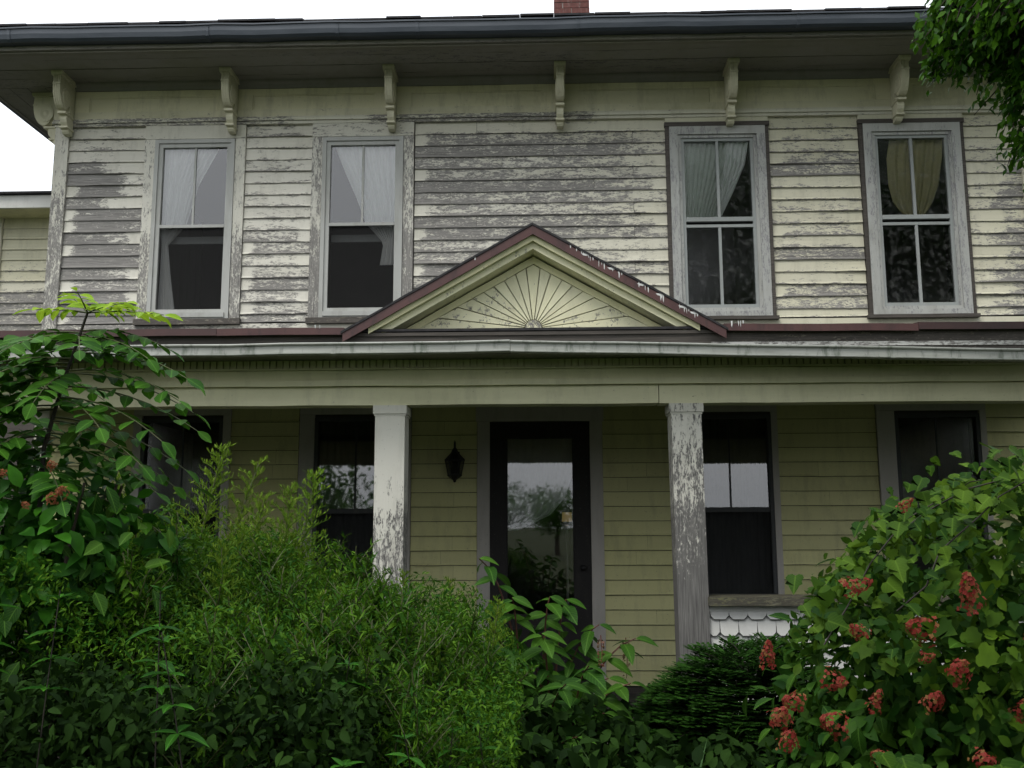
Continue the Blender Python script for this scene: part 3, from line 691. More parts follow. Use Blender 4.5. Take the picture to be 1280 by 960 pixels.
# ------------------------------------------------------------------ porch
PX0, PX1 = -4.32, 4.34
part('porch_floor', M['wood_floor'], H, (PX0, PX1, -2.86, -.002, .30, .42))
part('porch_skirt', M['oldwood'], H, (PX0, PX1, -2.80, -2.77, .0, .298))
m = MB(); m.wear = .1; m.box(PX0, PX1, -2.43, -.003, 2.765, 2.78); m.build('porch_ceiling', M['ceilwood'], H)
rf = MB(); rf.add([(PX0 - .1, -2.86, 2.826), (PX1 + .1, -2.86, 2.826), (PX1 + .1, -.002, 3.24), (PX0 - .1, -.002, 3.24), (PX0 - .1, -2.86, 2.812), (PX1 + .1, -2.86, 2.812), (PX1 + .1, -.002, 3.22), (PX0 - .1, -.002, 3.22)],
                  [(0, 1, 2, 3), (7, 6, 5, 4), (0, 4, 5, 1), (1, 5, 6, 2), (3, 7, 4, 0)])
rf.build('porch_roof', M['roofing'], H)
for a, b in ((PX0, .692), (.6965, PX1)):
    strip('porch_beam', a, b, -2.572, -2.44, 2.443, 2.549, M['beam'], lambda x: .12 if x < .7 else .24, .3, .002)
strip('beam_moulding', PX0, PX1, -2.606, -2.44, 2.550, 2.584, M['beam'], lambda x: .12, .6)
strip('beam_frieze', PX0, PX1, -2.588, -2.44, 2.585, 2.642, M['beam'], lambda x: .12, .8)
strip('beam_moulding', PX0, PX1, -2.612, -2.44, 2.643, 2.652, M['beam'], lambda x: .12, .8)
strip('beam_board', PX0, PX1, -2.585, -2.44, 2.653, 2.70, M['beam'], lambda x: .2, .9)
m = MB(); m.tint = .9; m.wear = .2
x = PX0 + .02
while x < PX1 - .05: m.box(x, x + .03, -2.600, -2.5855, 2.6545, 2.699); x += .0385
m.build('dentil_course', M['beam'], H, kind='stuff')
strip('porch_soffit', PX0, PX1, -2.845, -2.586, 2.701, 2.716, M['soffit'], lambda x: .3, .8)
strip('porch_fascia', PX0, PX1, -2.850, -2.82, 2.69, 2.81, M['oldwood'], lambda x: .1 if x < 1 else -.1, .3, .003)
gutter('porch_gutter', PX0 - .1, -.142, -2.852, 2.664, M['gutter_white'], H, .0055, .0025, .48, (-1.1, -2.9), GP2)
gutter('porch_gutter', -.138, PX1 + .1, -2.852, 2.688, M['gutter_white'], H, -.0265, .0025, .48, (.28, 1.9, 3.2), GP2)
# half-fallen gutter board behind on the right
m = MB(); m.sweepx([(-2.858, 2.715), (-2.858, 2.738), (-2.851, 2.738), (-2.851, 2.715)], xs_(.95, PX1), [-.004 * (x - 1) for x in xs_(.95, PX1)]); m.wear = .4; m.w = [.4] * len(m.v)
m.build('loose_trim_strip', M['chalk'], H)

def drip(x0, x1, mat, dzs=0.0):
    xs = xs_(x0, x1, .25); m = MB()
    m.sweepx([(-2.893, 2.792), (-2.893, 2.831), (-2.80, 2.842), (-2.80, 2.836), (-2.886, 2.824), (-2.886, 2.792)], xs, [dzs * (x - x0) + random.uniform(-.002, .002) for x in xs])
    return m.build('drip_edge', mat, H)
drip(PX0 - .1, -1.75, M['maroon_dark']); drip(-1.748, -1.05, M['maroon']); drip(1.018, 2.05, M['maroon'], -.008); drip(2.053, PX1 + .1, M['maroon_dark'], -.008)

# pediment
AX, AZ, BZ, HW = -.014, 3.395, 2.80, 1.04
SL = (AZ - BZ) / HW
PED = part('pediment', M['black'], H)
m = MB(); m.prism([(AX - HW, BZ), (AX + HW, BZ), (AX, AZ - .02)], -2.635, -2.60); PEDo = m.build('pediment', M['pedim'], H)
bpy.data.objects.remove(PED); PED = PEDo; PED.name = 'pediment'
def rake(name, t0, t1, y0, y1, mat, ext=0.0, wear=.1, tint=.3):
    """band parallel to both slopes, t0..t1 measured straight down from the outer line"""
    for sx in (-1, 1):
        n = 9; m = MB(); vs = []; HW_ = HW + ext if t0 <= 0 else min(HW + ext, (AZ - 2.798 - t1) / SL)
        for i in range(n + 1):
            u = i / n; j = random.uniform(-.0015, .0015)
            x0 = AX + sx * HW_ * u; z0 = AZ - SL * HW_ * u + j
            vs += [(x0, y0, z0 - t0), (x0, y1, z0 - t0), (x0, y1, z0 - t1), (x0, y0, z0 - t1)]
        fs = []
        for i in range(n):
            for q in range(4):
                f = (i * 4 + q, i * 4 + (q + 1) % 4, i * 4 + 4 + (q + 1) % 4, i * 4 + 4 + q); fs.append(f if sx > 0 else f[::-1])
        fs += [(0, 1, 2, 3), (4 * n + 3, 4 * n + 2, 4 * n + 1, 4 * n)]
        m.add(vs, fs, [wear] * len(vs), [tint] * len(vs)); m.build(name, mat, PED)
rake('rake_drip_edge', .0, .05, -2.894, -2.884, M['maroon'])
rake('rake_roofing', -.014, -.001, -2.90, -.002, M['roofing'], .01)
rake('rake_sheathing', .001, .030, -2.883, -.002, M['oldwood'])
rake('rake_moulding', .031, .080, -2.870, -2.64, M['pedim'], -.01, .1, .8)
rake('rake_board', .081, .118, -2.84, -2.64, M['pedim'], -.02, .25, .1)
rake('tympanum_trim', .129, .171, -2.650, -2.636, M['pedim'], -.03, .1, .9)
CZ, TA = 2.852, AZ - .172
ang = [0, 6.75, 16.2, 26.6, 36.6, 47.5, 59.2, 72.3, 83.5]; ang = ang + [180 - a for a in ang[::-1]]
for a0, a1 in zip(ang[:-1], ang[1:]):
    def edge(a):
        a = R(a); r = (TA - CZ) / (math.sin(a) + SL * abs(math.cos(a))); return r
    g = .0026; pts = []
    aa0 = math.degrees(R(a0)); poly = []
    d0, d1 = R(a0), R(a1)
    n0 = Vector((-math.sin(d0), math.cos(d0))) * g; n1 = Vector((math.sin(d1), -math.cos(d1))) * g
    p = lambda r, a: Vector((math.cos(a) * r, math.sin(a) * r))
    r_in = .05
    poly = [p(r_in, d0) + n0, p(edge(a0) - .004, d0) + n0]
    if a0 < 90 < a1: poly.append(Vector((0, TA - CZ - .004)))
    poly += [p(edge(a1) - .004, d1) + n1, p(r_in, d1) + n1]
    yo = random.uniform(-.0025, .0025)
    m = MB(); m.wear = .30 if a0 > 130 or a1 < 20 else .16; m.tint = .1 + .15 * random.random()
    m.prism([(AX + q.x, CZ + q.y) for q in poly], -2.652 + yo, -2.6355); m.build('sunburst_board', M['pedim'], PED)
part('tympanum_recess', M['oldwood'], PED, (AX - .62, AX + .62, -2.6375, -2.6352, 2.80, 2.90))
m = MB(); m.wear = .42
pl = [(AX + .046 * math.cos(R(a)), CZ + .046 * math.sin(R(a))) for a in range(0, 181, 15)]; m.prism(pl, -2.655, -2.6376); m.build('sunburst_hub', M['pedim'], PED)
m = MB(); m.wear = .2; m.box(AX - HW + .02, AX + HW - .02, -2.86, -2.62, 2.786, 2.804); m.build('pediment_ledge', M['oldwood'], PED)
for o_ in PED.children:      # the fan sits a little way back under the rakes
    if o_.name.split('.')[0] in ('sunburst_board', 'sunburst_hub', 'tympanum_recess', 'tympanum_trim'): o_.location.y = -.07
# white drips on the maroon edge, as they hang in the photograph
m = MB()
def dripmark(x, l, wd=.005):
    z = AZ - SL * abs(x - AX) if abs(x - AX) < HW else 2.842
    vs = [(x - wd, -2.8955, z + .004), (x + wd, -2.8955, z + .004), (x + wd * .5, -2.8958, z - l * .7), (x, -2.8958, z - l), (x - wd * .6, -2.8958, z - l * .7)]
    m.add(vs, [(0, 1, 2, 3, 4)]); m.add([(q[0], -2.8945, q[2]) for q in vs], [(4, 3, 2, 1, 0)])
DR = (-.33, -.325, .19, .205, .225, .25, .258, .27, .29, .30, .32, .345, .36, .372, .40, .425, .45, .462, .475, .565, .59, .60, .613, .68, .69, .70, .78, .80, .81, .82, .835, .85, .865, .88, 1.06, 1.075, 1.085, 1.10, 1.11, -1.2, -1.195, -1.185)
for x in DR:
    if random.random() < .8: dripmark(x + random.uniform(-.008, .008), random.uniform(.5, 1) ** 2 * .042, random.uniform(.0015, .005))
for x in (.28, .42, .58, .68, .80, .86): dripmark(x, .010, .028)
m.build('paint_drip', M['white_drip'], PED, kind='stuff')

# columns
def column(x0, x1, lean, wf, name='column'):
    n = 16; m = MB(); z0, z1 = .48, 2.392; yd = .17
    for i in range(n + 1):
        u = i / n; z = z0 + (z1 - z0) * u; e = lean * (1 - u); ww = wf(z)
        for x, y in ((x0 + e, -2.565), ((x0 + x1) / 2 + e, -2.567), (x1 + e, -2.565), (x1 + e, -2.565 + yd), (x0 + e, -2.565 + yd)): m.add([(x, y, z)], [], [ww if x != x1 + e else ww + .05], [.15])
    for i in range(n):
        for q in range(5): m.f.append((i * 5 + q, i * 5 + (q + 1) % 5, (i + 1) * 5 + (q + 1) % 5, (i + 1) * 5 + q))
    c_ = m.build(name, M['column'], H)
    part('capital', M['column'], c_, (x0 - .011, x1 + .011, -2.578, -2.565 + yd + .013, 2.3925, 2.441), wear=wf(2.45), tint=.3)
    part('neck_moulding', M['column'], c_, (x0 - .005, x1 + .005, -2.570, -2.565 + yd + .005, 2.381, 2.392), wear=.3, tint=.3)
    part('column_base', M['column'], c_, (x0 - .02 + lean, x1 + .02 + lean, -2.585, -2.565 + yd + .02, .42, .479), wear=.6)
    return c_
column(-.924, -.754, .0, lambda z: .18 if z > 2.1 else (.36 if z > 1.85 else .5))
column(.762, .932, .016, lambda z: .42 if z > 2.2 else (.50 if z > 1.85 else (.62 if z > 1.5 else .78)))
column(-4.22, -4.05, .0, lambda z: .8); column(4.06, 4.23, .0, lambda z: .7)

# half wall with cut shingles, right and left of the steps
HWL = []
for x0, x1, real in ((.936, 4.06, True), (-4.05, -.926, False)):
    m = MB(); m.wear = .1; m.box(x0, x1, -2.525, -2.476, .42, 1.318); hw = m.build('half_wall', M['chalk'] if real else M['oldwood'], H)
    part('inner_boarding', M['oldwood'], hw, (x0, x1, -2.475, -2.43, .42, 1.318))
    part('cap_rail', M['mosswood'], hw, (x0, x1, -2.60, -2.38, 1.319, 1.366), wear=.1)
    part('apron_board', M['chalk'] if real else M['oldwood'], hw, (x0, x1, -2.542, -2.5255, 1.285, 1.318), wear=.12)
    if real:
        for r in range(5):
            zb = 1.239 - r * .089; off = .0513 * (r % 2)
            for k in range(17):
                xa = 1.052 - .1025 + k * .1025 - off; xb = xa + .1018; xa2 = max(xa, x0 + .002)
                if xa2 > xb - .02: continue
                dy = random.uniform(-.0015, .0015)
                poly = [(xa2, zb + .019), (min(xa2 + .021, xb - .022), zb), (xb - .021, zb), (xb, zb + .019), (xb, min(zb + .125, 1.284)), (xa2, min(zb + .125, 1.284))]
                mm = MB(); K = len(poly); fr = lambda pz: -2.5490 + .018 * max(0, min(1, (pz - zb) / .125)) + dy
                cx_ = sum(q[0] for q in poly) / K; inner = [(px + math.copysign(.0035, cx_ - px) * (pz < zb + .03) * (zb + .01 < pz), pz + (.0065 if pz < zb + .03 else 0)) for px, pz in poly]
                vs = [(px, fr(pz) + .001, pz) for px, pz in poly] + [(px, fr(pz), pz) for px, pz in inner] + [(px, -2.5262, pz) for px, pz in poly]
                fs = [tuple(range(K, 2 * K)), tuple(range(3 * K - 1, 2 * K - 1, -1))]
                for i in range(K):
                    j = (i + 1) % K; fs += [(i, j, j + K, i + K), (i, i + 2 * K, j + 2 * K, j)]
                rim_shadow = [1.5 if pz < zb + .03 else .1 for px, pz in poly]  # bare lower rim, darkened to paint in the shadow line between shingle courses
                mm.add(vs, fs, rim_shadow + [.05] * K + rim_shadow, [.2 * random.random()] * (3 * K))
                mm.build('shingle', M['shingle_white'], hw)

# wall lantern
ln = thing('wall_lantern', 'black pointed lantern fixed on the porch wall between column and door', 'lantern', (-.685, -.15, 2.11))
m = MB(); m.lathe([(.0, .35), (.008, .33), (.010, .285), (.022, .27), (.030, .245), (.082, .19), (.084, .178), (.0, .178)], 6); m.build('lantern_roof', M['black_iron'], ln)
m = MB()
for i in range(6):
    a = R(60 * i); m.add([(math.cos(a) * r + dx, math.sin(a) * r, z) for r, z in ((.078, .178), (.056, .07)) for dx in (-.004, .004)], [(0, 1, 3, 2)])
m.lathe([(.0, .07), (.060, .07), (.060, .055), (.036, .035), (.014, .02), (.010, .004), (0, 0)], 6); m.build('lantern_frame', M['black_iron'], ln)
m = MB(); m.lathe([(.074, .177), (.053, .071)], 6); m.build('lantern_glass', M['screen'], ln)
m = MB(); m.box(-.03, .03, .10, .126, .08, .26); m.box(-.008, .008, .0, .10, .20, .216); m.build('lantern_bracket', M['black_iron'], ln)
# small hanging hook from the porch ceiling
# ------------------------------------------------------------------ side wing of the house, set back on the left
WG = MB(); WG.wear = .2; WG.box(-8.0, -4.262, .86, 6.0, 0, 4.74); wing = WG.build('side_wing', M['oldwood'], H)
for k in range(15):
    zt = 4.735 - k * .1055; zb = zt - .1055
    clapboard(wing, -5.18, -4.268, zb, zt, M['board'], lambda x, z: .62 if z < 4.0 else (.42 if z < 4.3 else .22), lambda x, z: .95 if z > 4.1 else .5, y=.858)
vboard('window_casing', -5.29, -5.185, .82, .858, 3.2, 4.735, M['trim'], wing, lambda z: .2, .4)
m = MB(); m.wear = .1; m.box(-8.2, -4.30, .50, .53, 4.722, 4.842); m.build('wing_fascia', M['chalk'], wing)
m = MB(); m.wear = .1; m.tint = .8; m.box(-8.2, -4.30, .531, .858, 4.737, 4.75); m.build('wing_soffit', M['frieze'], wing)
m = MB(); m.add([(-8.2, .46, 4.85), (-4.3, .46, 4.85), (-4.3, 3.2, 5.35), (-8.2, 3.2, 5.35), (-8.2, .46, 4.868), (-4.3, .46, 4.868), (-4.3, 3.2, 5.37), (-8.2, 3.2, 5.37)], [(0, 3, 2, 1), (4, 5, 6, 7), (0, 1, 5, 4), (1, 2, 6, 5), (2, 3, 7, 6), (3, 0, 4, 7)])
m.build('wing_roof', M['roofing'], wing)

#@@VEG@@
# ------------------------------------------------------------------ leaf shapes (length 1 along +Y, facing +Z)
def oval_leaf(width=.5, n=4, fold=.18, bend=.25, peak=.5, petiole=.0):
    vs = [(0, petiole * 0, 0)]; fs = []; rows = []
    for i in range(1, n):
        t = i / n; wd = width * .5 * (math.sin(math.pi * t ** (math.log(.5) / math.log(peak)))) ** .85
        z = -bend * t * t; b = len(vs); vs += [(-wd, t, z + fold * wd), (0, t, z), (wd, t, z + fold * wd)]; rows.append(b)
    vs.append((0, 1, -bend)); tip = len(vs) - 1
    a = rows[0]; fs += [(0, a + 1, a), (0, a + 2, a + 1)]
    for a, b in zip(rows[:-1], rows[1:]): fs += [(a, a + 1, b + 1, b), (a + 1, a + 2, b + 2, b + 1)]
    a = rows[-1]; fs += [(a, a + 1, tip), (a + 1, a + 2, tip)]
    return np.array(vs, float), fs
def lobed_leaf():
    out = [(0, .02), (.18, -.06), (.40, .02), (.50, .20), (.40, .34), (.47, .52), (.30, .58), (.20, .74), (.0, 1.0)]
    pts = out + [(-x, y) for x, y in out[-2:0:-1]]
    vs = [(x, y, .10 * abs(x) - .12 * y * y) for x, y in pts] + [(0, .22, -.01), (0, .55, -.04)]
    c1, c2 = len(pts), len(pts) + 1; k = len(pts); fs = []
    for i in range(k):
        j = (i + 1) % k; y = (pts[i][1] + pts[j][1]) / 2
        fs.append((i, j, c1 if y < .42 else c2))
    fs += [(4, 5, c2)[::-1], ]
    fs = [f for f in fs if f != (5, 4, c2)] 
    i5 = [i for i in range(k) if .3 < pts[i][1] < .4]
    fs.append((c1, i5[0], c2)); fs.append((c1, c2, i5[1]))
    return np.array(vs, float), fs
OVAL = oval_leaf(.56, 4, .2, .12, .52); ELL = oval_leaf(.52, 4, .25, .3, .45); LANCE = oval_leaf(.27, 4, .3, .28, .42); NARROW = oval_leaf(.17, 3, .3, .25, .4)
POKE = oval_leaf(.44, 5, .25, .38, .42); LOBED = lobed_leaf(); TINY = oval_leaf(.5, 2, .2, .15); BLADE = oval_leaf(.04, 5, .3, .7, .3); NARROW2 = oval_leaf(.32, 3, .3, .3, .4); NEEDLE = oval_leaf(.26, 2, .0, .0)
def tmpl_mesh(name, tm, mat):
    me = bpy.data.meshes.new(name); me.from_pydata([tuple(v) for v in tm[0]], [], [tuple(f) for f in tm[1]]); me.materials.append(mat)
    me.polygons.foreach_set('use_smooth', [True] * len(me.polygons)); me.update(); return me
def leaf_obj(me, parent, p, d, n, s, name='leaf'):
    d = Vector(d).normalized(); x = d.cross(Vector(n))
    if x.length < 1e-4: x = d.orthogonal()
    x.normalize(); z = x.cross(d)
    o = bpy.data.objects.new(name, me); COL.objects.link(o); o.parent = parent
    m = Matrix((x * s, d * s, z * s)).transposed().to_4x4(); m.translation = Vector(p) - parent_world(parent); o.matrix_local = m
    return o
def parent_world(p):
    v = Vector((0, 0, 0))
    while p is not None: v += p.location; p = p.parent
    return v
def rv(a=1.0): return Vector((random.uniform(-a, a), random.uniform(-a, a), random.uniform(-a, a)))
def unit(n): v = rng.normal(size=(n, 3)); return v / np.linalg.norm(v, axis=1, keepdims=True)

# ------------------------------------------------------------------ saplings with compound leaves (left edge)
LM_OV = [tmpl_mesh('leaflet', oval_leaf(w_, 4, f_, b_, .52), M['leaf_sapling']) for w_, f_, b_ in ((.56, .2, .1), (.6, .1, .2), (.52, .3, .25))]
LM_YOUNG = [tmpl_mesh('leaflet', oval_leaf(.4, 4, .4, .2, .5), M['leaf_young'])]
def compound_leaf(parent, base, d, length, nl, size, meshes, droop=.35):
    d = Vector(d).normalized(); base = Vector(base); side = d.cross(Vector((0, 0, 1))).normalized(); pts = []
    for i in range(9):
        u = i / 8; pts.append(base + d * length * u + Vector((0, 0, -droop * length * u * u)))
    c = Cloud(); c.tube([tuple(q - parent_world(parent)) for q in pts], .0035, .0015, 4); r = c.build('compound_leaf', M['stem'], parent)
    for i in range(nl):
        u = .22 + .78 * (i // 2) / max(1, (nl - 1) // 2) if i < nl - 1 else 1.0
        q = base + d * length * u + Vector((0, 0, -droop * length * u * u)); t = (d + Vector((0, 0, -2 * droop * u))).normalized()
        s = 1 if i % 2 else -1
        ld = (t * .35 + side * s + rv(.18) + Vector((0, 0, -.12))).normalized() if i < nl - 1 else (t + rv(.1))
        nn = Vector((0, -.5, 1)) + rv(.5)
        leaf_obj(random.choice(meshes), r, q, ld, nn, size * random.uniform(.82, 1.15) * (1 - .2 * abs(u - .55)), 'leaflet')
    return r
def sapling(label, pts, spec, young=None, base=None):
    t = thing('sapling', label, 'sapling', base, 'saplings with oval paired leaflets'); pw = Vector(base)
    c = Cloud(); c.tube([tuple(Vector(q) - pw) for q in pts], .011, .004, 6); c.build('trunk', M['stem_dark'], t)
    for b, d, l, n_l, s in spec: compound_leaf(t, b, d, l, n_l, s, LM_OV)
    if young:
        for b, d, l, n_l, s in young: compound_leaf(t, b, d, l, n_l, s, LM_YOUNG, .12)
def along(pts, u):
    u *= len(pts) - 1; i = min(int(u), len(pts) - 2); return Vector(pts[i]).lerp(Vector(pts[i + 1]), u - i)
S1 = [(-1.70, -4.85, 0), (-1.68, -4.83, .8), (-1.66, -4.80, 1.5), (-1.66, -4.80, 2.02), (-1.61, -4.80, 2.24), (-1.57, -4.80, 2.38), (-1.535, -4.81, 2.485)]
sp = []
for u, azd, l, el_ in ((.90, 5, .30, .15), (.89, 178, .34, .15), (.87, 250, .28, .0), (.86, -30, .32, .05), (.84, 205, .36, .1), (.83, 65, .30, .2), (.81, 150, .34, .1), (.79, 12, .40, .12), (.77, 235, .30, -.05), (.75, 180, .38, .1),
                     (.72, -18, .44, .08), (.70, 275, .26, -.1), (.68, 195, .36, .05), (.66, 8, .46, .02), (.64, 240, .28, -.1), (.62, -50, .32, 0), (.60, 172, .34, 0), (.58, 18, .44, -.05), (.55, 255, .28, -.1), (.53, 205, .3, 0), (.51, -12, .42, -.05), (.48, -60, .30, -.05), (.885, 100, .30, .2), (.85, -70, .30, .05), (.80, -10, .42, .1), (.765, 215, .36, .1), (.735, 185, .36, .1), (.71, 25, .42, .05), (.69, 225, .34, 0), (.65, 160, .36, .1), (.63, -25, .44, -.02), (.61, 210, .34, 0), (.57, -30, .42, -.05), (.54, 15, .42, -.08), (.50, 160, .34, 0), (.46, 10, .40, -.05)):
    sp.append((along(S1, u), (math.cos(R(azd)), math.sin(R(azd)) * .7, el_), l, 13, .080))
TP = Vector(S1[-1]); yg = [(TP, (1, -.1, .06), .28, 17, .075), (TP, (.85, -.5, .16), .20, 13, .072), (TP, (-.9, -.3, .12), .17, 11, .072), (TP, (.1, -.8, .45), .13, 9, .07), (TP, (.5, .5, .3), .15, 9, .065), (TP, (-.4, .2, .4), .12, 9, .065)]
sapling('leafy sapling with bright yellow green tip shoots against the upper wall', S1, sp, yg, (-1.70, -4.85, 0))
S2 = [(-2.05, -4.6, 0), (-2.03, -4.6, 1.0), (-1.98, -4.62, 1.8), (-1.93, -4.65, 2.25), (-1.90, -4.68, 2.40)]
sp = []
for i in range(22):
    u = 1 - i * .028; azd = i * 137.5
    sp.append((along(S2, u), (math.cos(R(azd)), math.sin(R(azd)) * .8, random.uniform(-.05, .25)), random.uniform(.28, .38), 13, .080))
sapling('dark leaved sapling at the left edge behind the one with yellow green tips', S2, sp, None, (-2.05, -4.6, 0))

# ------------------------------------------------------------------ flower heads
def floret_cloud(lenz, rad, n, mat_tone=None):
    c = Cloud(); P = []; D = []; N = []
    for i in range(n):
        u = rng.random(); r = rad * (1 - u) ** .55 * (.6 + .5 * rng.random()); a = rng.random() * 6.283
        p = np.array([r * math.cos(a), r * math.sin(a), u * lenz]); nn = np.array([math.cos(a), math.sin(a), .35 + u * .6]) + rng.normal(size=3) * .25
        nn /= np.linalg.norm(nn); t = np.cross(nn, [0, 0, 1.]); t /= np.linalg.norm(t) + 1e-6; b = np.cross(nn, t); o = rng.random() * 1.57
        for q in range(4):
            an = o + q * math.pi / 2; P.append(p); D.append(t * math.cos(an) + b * math.sin(an) + nn * .15); N.append(nn)
    P, D, N = map(np.array, (P, D, N)); tn = np.repeat(rng.random(n), 4)
    c.scatter(oval_leaf(.85, 2, .1, .1), P, D, N, .0115 * (.7 + .6 * rng.random(len(P))), tn); return c
FH = [floret_cloud(.15, .058, 90).mesh('flower_head', M['floret_red']), floret_cloud(.12, .062, 85).mesh('flower_head', M['floret_red']), floret_cloud(.18, .05, 95).mesh('flower_head', M['floret_red'])]
FO = [floret_cloud(.07, .045, 45).mesh('flower_head', M['floret_orange']), floret_cloud(.06, .04, 40).mesh('flower_head', M['floret_orange'])]
def flower(parent, p, d, s, meshes):
    o = bpy.data.objects.new('flower_head', random.choice(meshes)); COL.objects.link(o); o.parent = parent
    q = Vector(d).normalized().to_track_quat('Z', 'Y').to_matrix() @ Matrix.Rotation(random.uniform(0, 6), 3, 'Z')
    m = (q * s).to_4x4(); m.translation = Vector(p) - parent_world(parent); o.matrix_local = m

# ------------------------------------------------------------------ rounded bushes: single leaves on the outside, a leafy mass within
def ellip_points(n, c, r, front=True):
    out = []
    while len(out) < n:
        v = Vector(unit(1)[0])
        if front and (v.y > .55 or v.z < -.75): continue
        out.append((Vector((c[0] + v.x * r[0], c[1] + v.y * r[1], c[2] + v.z * r[2])), Vector((v.x / r[0], v.y / r[1], v.z / r[2])).normalized()))
    return out
def bush(name, label, cat, base, c, r, meshes, nleaf, size, inner_t, inner_n, mat, stems=9, jitter=.12, stem_mat='bark', lo=.75):
    t = thing(name, label, cat, base); pw = Vector(base)
    cl = Cloud()
    for i in range(stems):
        a = i * 2.4; e = Vector((c[0] + r[0] * .6 * math.cos(a), c[1] + r[1] * .6 * math.sin(a), c[2] + r[2] * .5)) - pw
        cl.tube([tuple(Vector((math.cos(a) * .08, math.sin(a) * .08, 0)).lerp(e, u) + Vector((0, 0, .25 * math.sin(u * 3.1)))) for u in np.linspace(0, 1, 7)], .014, .005, 5)
    cl.build('stem', M[stem_mat], t, kind='stuff')
    for p, nn in ellip_points(nleaf, c, r):
        p = p + rv(jitter) - nn * random.uniform(0, .06)
        d = (nn * .55 + Vector((0, -.2, -.55)) + rv(.75)); n2 = nn + Vector((0, -.1, .75)) + rv(.5)
        leaf_obj(random.choice(meshes), t, p, d, n2, size * random.uniform(.65, 1.2))
    ic = Cloud(); U = unit(inner_n); rr = (rng.random(inner_n) ** .45 * .97)[:, None]
    P = np.array(c) + U * rr * np.array(r) - np.array(base); D = U * .6 + rng.normal(size=(inner_n, 3)) * .6 + [0, -.1, -.4]; N = U + [0, 0, .8] + rng.normal(size=(inner_n, 3)) * .5
    ic.scatter(inner_t, P, D, N, size * (.6 + .6 * rng.random(inner_n))); ic.build('foliage', mat, t, kind='stuff')
    return t
HM = [tmpl_mesh('leaf', oval_leaf(w_, 4, f_, b_, .45), M['leaf_hydrangea']) for w_, f_, b_ in ((.55, .25, .3), (.6, .15, .4), (.5, .35, .2))]
hy = bush('hydrangea_bush', 'big bush with pink red flower heads at the right of the porch', 'bush', (1.75, -4.3, 0), (1.82, -4.35, 1.0), (.97, .70, .82), HM, 295, .080, ELL, 8500, M['leaf_hydrangea'])
for x, z, s in ((.96, 1.56, .85), (1.34, 1.50, 1.15), (1.20, 1.43, 1.1), (1.0, 1.42, .7), (.71, 1.33, .75), (.80, 1.22, .8), (.89, 1.29, .85), (.74, 1.16, 1.0), (.76, 1.09, .8), (1.02, 1.20, .7), (1.20, 1.215, .85), (1.28, 1.30, 1.0), (.92, 1.15, 1.0), (1.45, 1.18, .95), (1.14, 1.80, .5), (1.18, 1.35, .5), (1.52, 1.42, .7), (1.05, 1.05, .8), (1.34, 1.05, .9)):
    yy = -4.95 - .12 * random.random(); k = (8 + yy) / 3.05
    flower(hy, (.025 + (x - .025) * k, yy, 1.75 + (z - 1.75) * k), (random.uniform(-.9, .6), -.55, random.uniform(-.1, .8)), s * .70, FH)
# grapevine sprawling over it
GM = [tmpl_mesh('leaf', LOBED, M['leaf_grape'])]
v2 = LOBED[0].copy(); v2[:, 2] *= 1.6; v2[:, 0] *= .88; GM.append(tmpl_mesh('leaf', (v2, LOBED[1]), M['leaf_grape']))
gv_ = thing('grapevine', 'pale green vine with broad lobed leaves sprawling over the pink flowered bush', 'vine', (1.5, -4.5, 0)); pw = Vector((1.5, -4.5, 0))
cl = Cloud(); tips = []
for i in range(32):
    a0 = random.uniform(-.15, .9); z0 = random.uniform(0, 1); pts = []
    th = R(random.uniform(100, 165)); ph = random.uniform(-1.3, -.2)
    for u in np.linspace(0, 1, 9):
        th_ = th - u * random.uniform(.9, 1.1) * R(65); v = Vector((math.cos(th_) * math.cos(ph * .5), -abs(math.sin(ph)) * .75, math.sin(th_)))
        pts.append(Vector((1.84 + .98 * v.x, -4.42 + .76 * v.y, 1.04 + .92 * v.z)) + rv(.02))
    if i % 11 == 0: cl.tube([tuple(q - pw) for q in pts], .003, .0015, 4)
    tips.append(pts)
cl.build('vine_stem', M['stem_dark'], gv_, kind='stuff')
gc = Cloud(); n_ = 2300; U = unit(14000); U = U[(U[:, 1] < .35) & (U[:, 2] + .45 * U[:, 0] > -.05)][:n_]; n_ = len(U)
gc.scatter(LOBED, np.array([1.84, -4.42, 1.04]) + U * np.array([.97, .76, .91]) * (.9 + .1 * rng.random((n_, 1))) - np.array(pw), np.array([-.1, -.5, -.6]) + rng.normal(size=(n_, 3)) * .5, U * .6 + np.array([0, -.4, .7]) + rng.normal(size=(n_, 3)) * .6, .028 + .05 * rng.random(n_) ** 1.5)
n_ = 1500; U = unit(14000); U = U[(U[:, 1] < .35) & (U[:, 2] + .45 * U[:, 0] > -.2)][:n_]; n_ = len(U)
gc.scatter(OVAL, np.array([1.84, -4.42, 1.04]) + U * np.array([.97, .76, .91]) * (.92 + .12 * rng.random((n_, 1))) - np.array(pw), np.array([-.1, -.3, -.3]) + rng.normal(size=(n_, 3)) * .8, U * .4 + np.array([0, -.3, .7]) + rng.normal(size=(n_, 3)) * .6, .02 + .04 * rng.random(n_)); gc.build('foliage', M['leaf_grape'], gv_, kind='stuff')
cnt = 0
for pts in tips:
    for u in np.linspace(.05, 1, 7):
        if cnt >= 258: break
        p = along(pts, u); nn = (p - Vector((1.8, -4.4, 1.0))).normalized()
        leaf_obj(random.choice(GM), gv_, p + nn * .04 + rv(.06), Vector((random.uniform(-.6, .4), -.55, -.55)) + rv(.5), nn * .6 + Vector((-.1, -.45, .7)) + rv(.7), random.uniform(.034, .076)); cnt += 1
